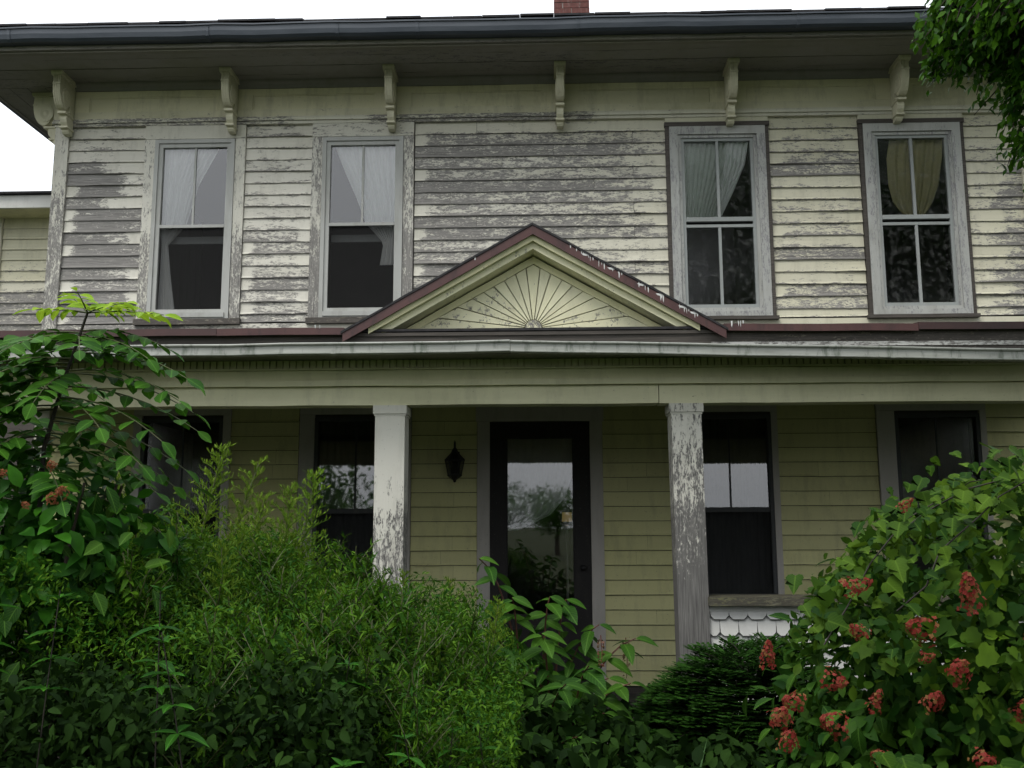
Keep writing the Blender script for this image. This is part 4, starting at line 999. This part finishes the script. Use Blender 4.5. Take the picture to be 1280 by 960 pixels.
# vine trailing out in front, lower right
pts = [Vector((1.25, -5.25, 1.02)), Vector((1.15, -5.3, 1.06)), Vector((1.05, -5.3, 1.06)), Vector((1.02, -5.3, 1.0))]
for i in range(40):
    p = Vector((random.uniform(.88, 1.36), random.uniform(-5.35, -5.1), random.uniform(.98, 1.13))); leaf_obj(random.choice(GM), gv_, p, Vector((random.uniform(-.5, .5), -.6, -.4)) + rv(.3), Vector((0, -.4, .9)) + rv(.4), random.uniform(.06, .10))

# flowering shrub on the left with orange pink heads
ls = bush('flowering_shrub', 'dark green shrub with small orange pink flower clusters at the left edge', 'shrub', (-1.8, -4.75, 0), (-1.76, -4.70, 1.68), (.52, .42, .42), HM, 170, .085, ELL, 1500, M['leaf_weed'])
for x, z, s in ((-1.69, 1.88, 1.0), (-1.51, 1.945, .7), (-1.47, 1.86, .9), (-1.50, 1.84, .8), (-1.58, 1.82, .6), (-1.69, 1.80, .8), (-1.66, 1.92, .6)):
    k = 1.0; flower(ls, (x, -5.03, z), (random.uniform(-.5, .5), -.8, .4), s * .6, FO)

# ------------------------------------------------------------------ goldenrod thicket
def goldenrod(h, nleaf, plume, lean, seed):
    g = np.random.default_rng(seed); st = Cloud(); fo = Cloud(); pl = Cloud()
    uu = np.linspace(0, 1, 12); path = np.stack([lean[0] * uu ** 2.2 * h, lean[1] * uu ** 2.2 * h, uu * h * (1 - .06 * (abs(lean[0]) + abs(lean[1])))], 1)
    st.tube(path, .005, .0018, 4)
    at_ = lambda u: np.stack([np.interp(u, uu, path[:, k]) for k in range(3)], -1)
    u = np.sort(.12 + (.64 if plume else .86) * g.random(nleaf) ** .75); a = np.arange(nleaf) * 2.4 + g.random(nleaf) * .5
    D = np.stack([np.cos(a), np.sin(a), .75 * g.normal(size=nleaf) + .15], 1); L = (.034 * (1 - .4 * u) + .010) * (.7 + .6 * g.random(nleaf))
    N = np.stack([-np.cos(a) * .5, -np.sin(a) * .5, np.ones(nleaf)], 1) + g.normal(size=(nleaf, 3)) * .25
    fo.scatter(NARROW if seed % 3 else NARROW2, at_(u), D, N, L, np.clip(.15 + .6 * u + .2 * g.normal(size=nleaf), 0, .99))
    # side twigs with small leaves make the bushy top
    for k in range(40):
        ub = .35 + (.36 if plume else .6) * g.random(); b = at_(ub); an = g.random() * 6.28; ln_ = .16 * (1.15 - ub) + .05
        dr = np.array([math.cos(an) * .75, math.sin(an) * .75, .8]); tw = b + dr * ln_ * np.linspace(0, 1, 5)[:, None]
        st.tube(tw, .002, .001, 3); m_ = 20; v = g.random(m_); a2 = g.random(m_) * 6.28
        D2 = dr * .8 + np.stack([np.cos(a2), np.sin(a2), .3 * np.ones(m_)], 1); fo.scatter(NARROW, b + dr * ln_ * v[:, None], D2, g.normal(size=(m_, 3)) * .4 + [0, 0, 1], .024 * (.7 + .6 * g.random(m_)), np.clip(.5 + .3 * g.normal(size=m_), 0, .99))
    if plume:
        for k in range(plume * 2):
            q = (k + .5) / (plume * 2); ub = .72 + .28 * (1 - q) ; b = at_(ub); an = k * 2.4; ln_ = .016 + .075 * q * (.7 + .6 * g.random())
            dr = np.array([math.cos(an) * .6, math.sin(an) * .6, 1.0]); tw = np.linspace(0, 1, 5)[:, None]; cur = b + dr * ln_ * tw + np.array([math.cos(an), math.sin(an), -.5]) * .5 * ln_ * tw ** 2
            pl.tube(cur, .0012, .0008, 3); m_ = 16; v = np.linspace(.1, 1, m_); pp = b + dr * ln_ * v[:, None] + np.array([math.cos(an), math.sin(an), -.5]) * .5 * ln_ * v[:, None] ** 2
            pl.scatter(NEEDLE, pp, dr * .6 + g.normal(size=(m_, 3)) * .5 + [0, 0, .5], g.normal(size=(m_, 3)), .010 + .006 * g.random(m_), np.clip(.5 + .25 * g.normal(size=m_), 0, .99))
    return st.mesh('goldenrod', M['stem']), fo.mesh('foliage', M['leaf_gold']), (pl.mesh('plume', M['plume']) if plume else None)
GV = [goldenrod(1.0, 364, 26, (.10, -.04), 1), goldenrod(1.0, 412, 0, (-.08, -.1), 2), goldenrod(1.0, 364, 18, (.16, .02), 3), goldenrod(1.0, 424, 0, (.05, -.12), 4), goldenrod(1.0, 390, 22, (-.03, -.06), 5), goldenrod(1.0, 412, 0, (-.12, .05), 6)]
def put_gold(x, y, h, k, rz, label='feathery green goldenrod weed in the thicket before the porch', group='goldenrod weeds in the thicket before the porch'):
    st, fo, pl = GV[k]; o = link(bpy.data.objects.new('goldenrod', st)); o.location = (x, y, 0); o.rotation_euler = (random.uniform(-.05, .05), random.uniform(-.05, .05), rz); o.scale = (h * .95, h * .95, h)
    tag(o, label, 'weed', group); a = link(bpy.data.objects.new('foliage', fo), o); a['kind'] = 'stuff'
    if pl: b = link(bpy.data.objects.new('plume', pl), o); b['kind'] = 'stuff'
for (x, y, h, k, rz) in ((-1.66, -3.8, 2.12, 0, .2), (-1.55, -3.75, 2.06, 2, .1), (-1.76, -3.7, 1.98, 4, .5), (-1.44, -3.8, 1.90, 0, .6)):
    put_gold(x, y, h, k, rz, 'tall goldenrod with a yellow green plume rising before the dark left porch window', 'tall goldenrods before the dark left porch window')
for (x, y, h, k) in ((-1.12, -3.8, 2.0, 0), (-1.18, -3.75, 1.93, 4)):
    put_gold(x, y, h, k, 1.0, 'goldenrod with a pale plume rising before the siding between the left porch windows', 'goldenrods before the siding between the left porch windows')
def top_profile(x):   # height of the thicket top at the far row
    return float(np.interp(x, [-2.2, -1.7, -1.4, -1.2, -.9, -.7, -.5, -.3, -.1, .0], [1.8, 1.85, 1.78, 1.74, 1.66, 1.60, 1.54, 1.44, 1.26, 1.18]))
for row, (y, n, dh) in enumerate(((-3.6, 24, .02), (-3.9, 26, .0), (-4.2, 26, -.02), (-4.5, 24, -.04), (-4.8, 20, -.05), (-5.05, 16, -.10))):
    x1 = (-.14, -.16, -.16, -.16, -.16, -.16)[row]; x0 = (-2.0, -1.9, -1.6, -1.3, -1.1, -.95)[row]
    for i in range(n):
        x = x0 + (x1 - x0) * (i + random.uniform(-.4, .4)) / (n - 1)
        h = top_profile(x) + dh + random.uniform(-.16, .04); put_gold(x, y + random.uniform(-.15, .15), h, random.choice([1, 3, 5, 1, 3, 5, 1, 3, 5, 4]), random.uniform(0, 6.28))

ft = Cloud(); n_ = 60000
X = rng.uniform(-2.1, -.06, n_); Y = rng.uniform(-5.1, -3.5, n_); top = np.interp(X, [-2.2, -1.7, -1.4, -1.2, -.9, -.7, -.5, -.3, -.1, .0], [1.72, 1.76, 1.70, 1.66, 1.58, 1.50, 1.45, 1.38, 1.26, 1.16]) - np.clip(-4.0 - Y, 0, 2) * .14 + .12 * np.sin(X * 9 + Y * 5) * np.cos(Y * 8)
keep = X < -.06 - .12 * (Y + 3.5); X, Y, top = X[keep], Y[keep], top[keep]; n_ = len(X); Z = top - np.abs(rng.normal(size=n_)) * .16
ft.scatter(NARROW2, np.stack([X, Y, Z], 1), rng.normal(size=(n_, 3)), rng.normal(size=(n_, 3)) * .6 + [0, -.2, 1], .013 + .017 * rng.random(n_), np.clip(.45 + .3 * rng.normal(size=n_) + (Z - top), 0, .99)); ft.build('fine_weeds', M['leaf_gold'], kind='stuff')

# ------------------------------------------------------------------ broad leaved weeds, front left
WM = [tmpl_mesh('leaf', oval_leaf(w_, 4, f_, b_, .42), M['leaf_weed']) for w_, f_, b_ in ((.36, .3, .25), (.42, .2, .4), (.33, .35, .15))]
def leafy_weed(x, y, h, nw, label, group, s=.10):
    t = thing('leafy_weed', label, 'weed', (x, y, 0), group)
    lx, ly = random.uniform(-.12, .12), random.uniform(-.2, .02); c = Cloud(); f = lambda u: Vector((lx * u * u, ly * u * u, h * u))
    c.tube([tuple(f(u)) for u in np.linspace(0, 1, 8)], .0035, .0015, 4); c.build('stem', M['stem_dark'], t)
    for k in range(nw):
        u = 1 - k * .05 - random.uniform(0, .02); b = f(u) + Vector((x, y, 0)); n_ = 4 if k else 5; a0 = random.uniform(0, 6)
        for q in range(n_):
            a = a0 + q * 6.283 / n_ + random.uniform(-.3, .3); el_ = .55 if k == 0 else random.uniform(-.15, .35)
            leaf_obj(random.choice(WM), t, b, (math.cos(a), math.sin(a), el_), (math.cos(a) * -.4, math.sin(a) * -.4 - .15, 1), s * (.6 if k == 0 else random.uniform(.85, 1.25)))
WL = 'dark leafy weed with whorled lance shaped leaves in the shade at lower left'
for i in range(9):
    x = random.uniform(-1.75, -.62); y = random.uniform(-5.65, -5.0); hmax = np.interp(x, [-1.7, -1.2, -.85, -.7, -.5], [1.64, 1.64, 1.60, 1.42, 1.25]) + (y + 5.3) * .12
    leafy_weed(x, y, hmax - random.uniform(0, .10), 4, WL, 'leafy weeds in the shade at lower left', .07)
for x, y, h in ((-1.10, -5.72, 1.18), (-.82, -5.7, 1.16), (-.45, -5.5, 1.16)):
    leafy_weed(x, y, h, 2, 'single bright leaf whorl standing low against the dark lower left shade', 'low bright leaf whorls', .085)
for i in range(9):
    x = random.uniform(-.7, -.02); y = random.uniform(-5.35, -4.9); leafy_weed(x, y, random.uniform(1.0, 1.28) - .2 * max(0, x + .4), 4, 'lance leaved weed mixed into the front edge of the goldenrod', 'lance leaved weeds along the front of the goldenrod', .06)

# ------------------------------------------------------------------ pokeweed in the middle
PM = [tmpl_mesh('leaf', oval_leaf(w_, 5, f_, b_, .43), M['leaf_poke']) for w_, f_, b_ in ((.46, .25, .3), (.42, .3, .45), (.5, .15, .35))]
pk = thing('pokeweed', 'pokeweed with big drooping leaves and hanging fruit spikes before the door', 'weed', (.02, -3.1, 0)); pw = Vector((.02, -3.1, 0))
cl = Cloud(); P_ = [((-.28, -3.3, 1.60), .35), ((-.12, -3.35, 1.42), .5), ((.06, -3.3, 1.42), .5), ((.14, -3.2, 1.40), .5), ((.30, -3.2, 1.28), .55), ((.47, -3.25, 1.22), .6), ((.33, -3.35, 1.05), .5), ((-.05, -3.5, 1.18), .5), ((.2, -3.55, .95), .5), ((-.22, -3.5, 1.3), .5), ((.05, -3.7, .98), .4), ((.30, -3.5, .92), .4), ((-.1, -3.9, 1.12), .4), ((.12, -3.85, 1.10), .4), ((.22, -3.75, 1.16), .4), ((-.2, -3.8, 1.25), .4), ((.02, -3.6, 1.28), .4), ((.16, -4.0, .92), .4), ((-.05, -4.1, .95), .4), ((.34, -3.85, .82), .4), ((.42, -3.5, 1.05), .4)]
nlf = 0
for (tip, sag_) in P_:
    b = Vector((.02 + random.uniform(-.1, .1), -3.1, .0)); tip = Vector(tip); mid = b.lerp(tip, .6) + Vector((-(tip.x - b.x) * .35, 0, tip.z * .32))
    pts = [(b * (1 - u) ** 2 + mid * 2 * u * (1 - u) + tip * u * u) for u in np.linspace(0, 1, 10)]
    cl.tube([tuple(q - pw) for q in pts], .009, .003, 5)
    for k in range(13):
        u = 1 - k * .046; p = along(pts, max(u, .4)); a = k * 2.4 + random.uniform(-.4, .4)
        dd = Vector((math.cos(a), math.sin(a) * .8 - .25, .05 - .35 * random.random())); 
        leaf_obj(random.choice(PM), pk, p, dd, Vector((dd.x * -.2, -.45, 1)) + rv(.3), random.uniform(.10, .165) * (.7 if k < 2 else 1)); nlf += 1
cl.build('stem', M['stem_red'], pk, kind='stuff')
for x, y, z, l in ((.425, -3.22, 1.20, .17), (.30, -3.3, 1.22, .12)):
    c = Cloud(); c.tube([(x - pw.x, y - pw.y, z + .02), (x + .005 - pw.x, y - pw.y, z - l * .5), (x - pw.x, y - pw.y, z - l)], .0025, .0015, 4); n_ = 60
    a = rng.random(n_) * 6.28; q = np.stack([x - pw.x + np.cos(a) * .008, y - pw.y + np.sin(a) * .008, z - l * rng.random(n_)], 1)
    c.scatter(oval_leaf(.9, 2, .6, .2), q, np.stack([np.cos(a), np.sin(a), -.3 + 0 * a], 1), unit(n_), .012); c.build('fruit_spike', M['berry'], pk)

# ------------------------------------------------------------------ yew
yw = thing('yew_bush', 'dark evergreen bush with feathery flat sprays below the right column', 'bush', (1.0, -3.35, 0)); nb = Cloud(); tw_ = Cloud()
for i in range(420):
    a = random.uniform(0, 6.283); el_ = math.asin(random.uniform(-.2, .98)); v = Vector((math.cos(a) * math.cos(el_), math.sin(a) * math.cos(el_), math.sin(el_)))
    if v.y > .65: continue
    tip = Vector((v.x * .58, v.y * .45, .60 + v.z * .58 + .06 * random.random())); out = Vector((v.x, v.y, .12 + .25 * max(0, v.z))).normalized(); L_ = random.uniform(.22, .34); st = tip - out * L_
    pts = [st.lerp(tip, u) + Vector((0, 0, .05 * math.sin(3.1 * u))) for u in np.linspace(0, 1, 6)]
    tw_.tube([tuple(q) for q in pts], .004, .002, 3)
    d = out; sd_ = d.cross(Vector((0, 0, 1))).normalized()
    for k in range(14):
        u = .1 + .9 * k / 13; p = along(pts, u); s_ = 1 if k % 2 else -1; sub = (d * .9 + sd_ * s_ * .9 + Vector((0, 0, -.12))).normalized(); sl = .10 * (1.15 - u) + .03
        n_ = 16; t_ = np.repeat(np.linspace(.05, 1, n_ // 2), 2)[:, None]; sg = np.tile([1, -1], n_ // 2)[:, None]; sdd = np.array(sub.cross(Vector((0, 0, 1))).normalized())
        nb.scatter(NEEDLE, np.array(p) + np.array(sub) * sl * t_, np.array(sub) * .8 + sdd * sg * .8, np.tile([0, 0, 1.], (n_, 1)) + rng.normal(size=(n_, 3)) * .35, .030, np.clip(.1 + .5 * u + .2 * rng.normal(size=n_), 0, .99))
tw_.build('branch', M['stem_dark'], yw, kind='stuff'); nb.build('foliage', M['leaf_yew'], yw, kind='stuff')

# ------------------------------------------------------------------ undergrowth filling the shade under everything, a light-blocking patch below the frame, and grass
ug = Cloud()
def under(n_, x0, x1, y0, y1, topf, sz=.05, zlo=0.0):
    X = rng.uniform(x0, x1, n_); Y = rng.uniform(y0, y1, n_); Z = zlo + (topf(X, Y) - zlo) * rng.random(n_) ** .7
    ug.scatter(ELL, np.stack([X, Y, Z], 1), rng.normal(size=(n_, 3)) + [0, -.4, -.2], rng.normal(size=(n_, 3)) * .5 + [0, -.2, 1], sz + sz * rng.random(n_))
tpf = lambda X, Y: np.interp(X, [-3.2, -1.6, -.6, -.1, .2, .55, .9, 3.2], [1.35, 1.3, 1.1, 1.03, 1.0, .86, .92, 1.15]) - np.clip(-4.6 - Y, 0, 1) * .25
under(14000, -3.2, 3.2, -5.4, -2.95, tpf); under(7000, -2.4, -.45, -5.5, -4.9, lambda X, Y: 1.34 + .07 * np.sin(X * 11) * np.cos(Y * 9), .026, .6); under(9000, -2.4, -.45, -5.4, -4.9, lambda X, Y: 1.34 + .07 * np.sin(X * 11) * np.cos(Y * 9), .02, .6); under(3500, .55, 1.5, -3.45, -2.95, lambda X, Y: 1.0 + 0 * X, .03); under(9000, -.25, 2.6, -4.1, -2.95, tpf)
under(9000, -2.6, -.1, -7.1, -5.75, lambda X, Y: 1.75 - .25 * (Y + 8.0) - .16 + 0 * X, .05)  # out-of-view thicket added to block low sky light and darken the lower left
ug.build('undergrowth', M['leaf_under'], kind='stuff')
gr = Cloud(); n_ = 4200; X = rng.uniform(-3.5, 3.5, n_); Y = rng.uniform(-7.6, -3.4, n_)
gr.scatter(BLADE, np.stack([X, Y, np.full(n_, -.06)], 1), np.stack([rng.normal(size=n_) * .35, rng.normal(size=n_) * .35, np.ones(n_)], 1), unit(n_), .35 + .35 * rng.random(n_))
n_ = 60; X = rng.normal(.12, .2, n_); Y = rng.uniform(-4.6, -3.9, n_)
gr.scatter(BLADE, np.stack([X, Y, np.full(n_, -.02)], 1), np.stack([rng.normal(size=n_) * .28, rng.normal(size=n_) * .28 - .1, np.ones(n_)], 1), unit(n_), .6 + .3 * rng.random(n_)); gr.build('grass', M['grassblade'], kind='stuff')

# ------------------------------------------------------------------ tree on the right whose branches hang into view
tr = thing('tree', 'big leafy tree at right with branches hanging before the eave', 'tree', (5.6, -5.6, 0)); T0 = Vector((5.6, -5.6, 0)); tc = Cloud(); lf = Cloud()
tc.tube([(0, 0, -.1), (.03, .02, 1.2), (-.05, .05, 2.6), (-.1, .1, 4.2), (-.2, .1, 6.2), (-.3, .2, 8.2)], .30, .10, 10); 
limbs = [((-.1, .1, 3.6), (-2.9, 1.9, 4.75)), ((-.1, .1, 4.0), (-2.6, 1.2, 5.6)), ((-.15, .1, 4.4), (-2.2, 2.9, 5.3)), ((-.2, .1, 5.4), (-2.2, -1.2, 7.2)), ((-.2, .1, 5.8), (2.0, .5, 7.5)), ((-.25, .1, 6.2), (-.4, 2.6, 8.0)), ((-.2, .1, 5.0), (.8, -2.5, 6.8)), ((-.3, .2, 7.0), (-1.5, .6, 9.2))]
for a, b in limbs:
    a, b = Vector(a), Vector(b); tc.tube([tuple(a.lerp(b, u) + Vector((0, 0, .35 * math.sin(u * 3.1)))) for u in np.linspace(0, 1, 9)], .09, .02, 6)
def spray(start, tip, n=26, s=.048, sag=.12, tone0=.0):
    d = tip - start; L_ = d.length; u = rng.random(n) ** .8; pts = np.array(start) + np.array(d) * u[:, None]; pts[:, 2] -= sag * L_ * u ** 2
    lf.scatter(TINY, pts + rng.normal(size=(n, 3)) * .025, np.array(d.normalized()) * .7 + rng.normal(size=(n, 3)) * .6 + [0, 0, -.35], rng.normal(size=(n, 3)) * .5 + [0, -.2, 1], s * (.7 + .6 * rng.random(n)), np.clip(tone0 + .35 + .35 * rng.normal(size=n), 0, .99))
    tc.tube([tuple(start), tuple(start.lerp(tip, .5) + Vector((0, 0, -.25 * sag * L_))), tuple(tip + Vector((0, 0, -sag * L_)))], .006, .002, 3)
# hanging branches in view: ends along this outline (world x, z at y about -3.7)
OUTL = [(1.86, 4.22), (1.84, 4.10), (1.88, 3.95), (1.93, 3.87), (2.02, 3.90), (2.06, 3.82), (2.13, 3.74), (2.17, 3.64), (2.22, 3.52), (2.26, 3.44), (2.31, 3.36), (2.40, 3.42)]
for i in range(950):
    q = random.random() * (len(OUTL) - 1); k = int(q); e = Vector((*OUTL[k], 0)).lerp(Vector((*OUTL[k + 1], 0)), q - k); dep = random.random() ** 1.2 * .9
    tip = Vector((e.x + .03 + dep * 1.0, -3.75 + random.uniform(-.35, .3), e.y + .02 + dep * random.uniform(.1, 1.0)))
    spray(tip - T0 + Vector((random.uniform(.05, .30), random.uniform(-.1, .1), random.uniform(.10, .30))), tip - T0, 26, .050, .1, -.1 if dep > .3 else .12)
for c_, r_, n_ in (((5.0, -4.6, 5.9), (2.3, 1.7, 1.5), 1000), ((5.4, -5.6, 7.4), (2.9, 2.6, 2.3), 620), ((3.5, -6.4, 6.7), (1.6, 1.5, 1.2), 560), ((6.6, -5.6, 6.0), (2.2, 2.0, 1.8), 240), ((2.6, -8.6, 6.2), (2.8, 1.8, 1.2), 420), ((.4, -9.6, 6.6), (2.4, 1.6, 1.2), 320), ((3.0, -7.4, 7.8), (2.2, 1.8, 1.0), 320)):  # clusters over the camera are added to shade the plants in front
    for i in range(n_):
        v = Vector(unit(1)[0]) * random.random() ** .35; tip = Vector((c_[0] + v.x * r_[0], c_[1] + v.y * r_[1], c_[2] + v.z * r_[2])); spray(tip - T0 - v * .35 + Vector((0, 0, .15)), tip - T0, 30, .085, .15)
tc.build('trunk', M['bark'], tr); lf.build('crown', M['leaf_tree'], tr, kind='stuff')

# ------------------------------------------------------------------ trees and bushes added out of view to block low sky light, partly mirrored
SKY_BLOCKERS = [('sky_block_tree', 'dense round tree added to block low sky light, mirrored in the left porch windows', (-7.6, -17.5, 0), 6.2, 5.6), ('sky_block_tree', 'tall unseen tree added at the far left behind the viewer to block sky light', (-13.5, -15, 0), 7.0, 5.0),
        ('sky_block_tree', 'bushy tree added at the far right behind the viewer to block sky light', (10.9, -16, 0), 7.5, 6.6), ('sky_block_bush', 'tall unseen bush added beside the left end of the porch to block side light', (-6.6, -2.6, 0), 3.6, 2.6), ('sky_block_bush', 'tall unseen bush added beside the right end of the porch to block side light', (6.0, -2.2, 0), 3.2, 2.2)]
for nm, lb, loc, h, wd in SKY_BLOCKERS:
    t = thing(nm, lb, 'tree' if nm == 'sky_block_tree' else 'bush', loc); a = Cloud(); b = Cloud()
    a.tube([(0, 0, -.1), (.05, 0, h * .3), (0, 0, h * .75)], .14, .05, 7)
    for k in range(32):
        v_ = unit(1)[0]; ctr = np.array([v_[0] * wd * .38, v_[1] * wd * .38, h * .55 + v_[2] * h * .30]); n_ = 240; U = unit(n_) * (rng.random(n_) ** .4)[:, None]
        a.tube([(0, 0, h * .3), tuple(ctr * .6 + np.array([0, 0, h * .1])), tuple(ctr)], .05, .012, 4)
        b.scatter(TINY, ctr + U * np.array([wd * .24, wd * .24, h * .17]), rng.normal(size=(n_, 3)), rng.normal(size=(n_, 3)) + [0, 0, .7], .2)
    a.build('trunk', M['bark'], t); b.build('crown', M['leaf_tree'], t, kind='stuff')
# ------------------------------------------------------------------ the trees across the road, which the door and porch windows mirror
for i, (x, y, h, wd) in enumerate(((-2.6, -52, 4.6, 4.4), (1.0, -56, 4.8, 2.2), (-10, -50, 5.6, 5.0))):
    t = thing('field_tree', ['broad low tree across the field mirrored in the porch door glass', 'smaller tree across the field mirrored beside the broad one', 'wide tree across the field mirrored in the left porch window'][i], 'tree', (x, y, 0)); a = Cloud(); b = Cloud()
    a.tube([(0, 0, -.1), (.05, 0, h * .3), (0, 0, h * .75)], .2, .06, 7)
    for k in range(14):
        v = unit(1)[0]; ctr = np.array([v[0] * wd * .6, v[1] * wd * .45, h * .62 + v[2] * h * .22]); n_ = 170; U = unit(n_) * (rng.random(n_) ** .4)[:, None]
        a.tube([(0, 0, h * .4), tuple(ctr * .6 + np.array([0, 0, h * .2])), tuple(ctr)], .05, .015, 4)
        b.scatter(TINY, ctr + U * np.array([wd * .36, wd * .3, h * .22]), rng.normal(size=(n_, 3)), rng.normal(size=(n_, 3)) + [0, 0, .7], .22)
    a.build('trunk', M['bark'], t); b.build('crown', M['leaf_tree'], t, kind='stuff')
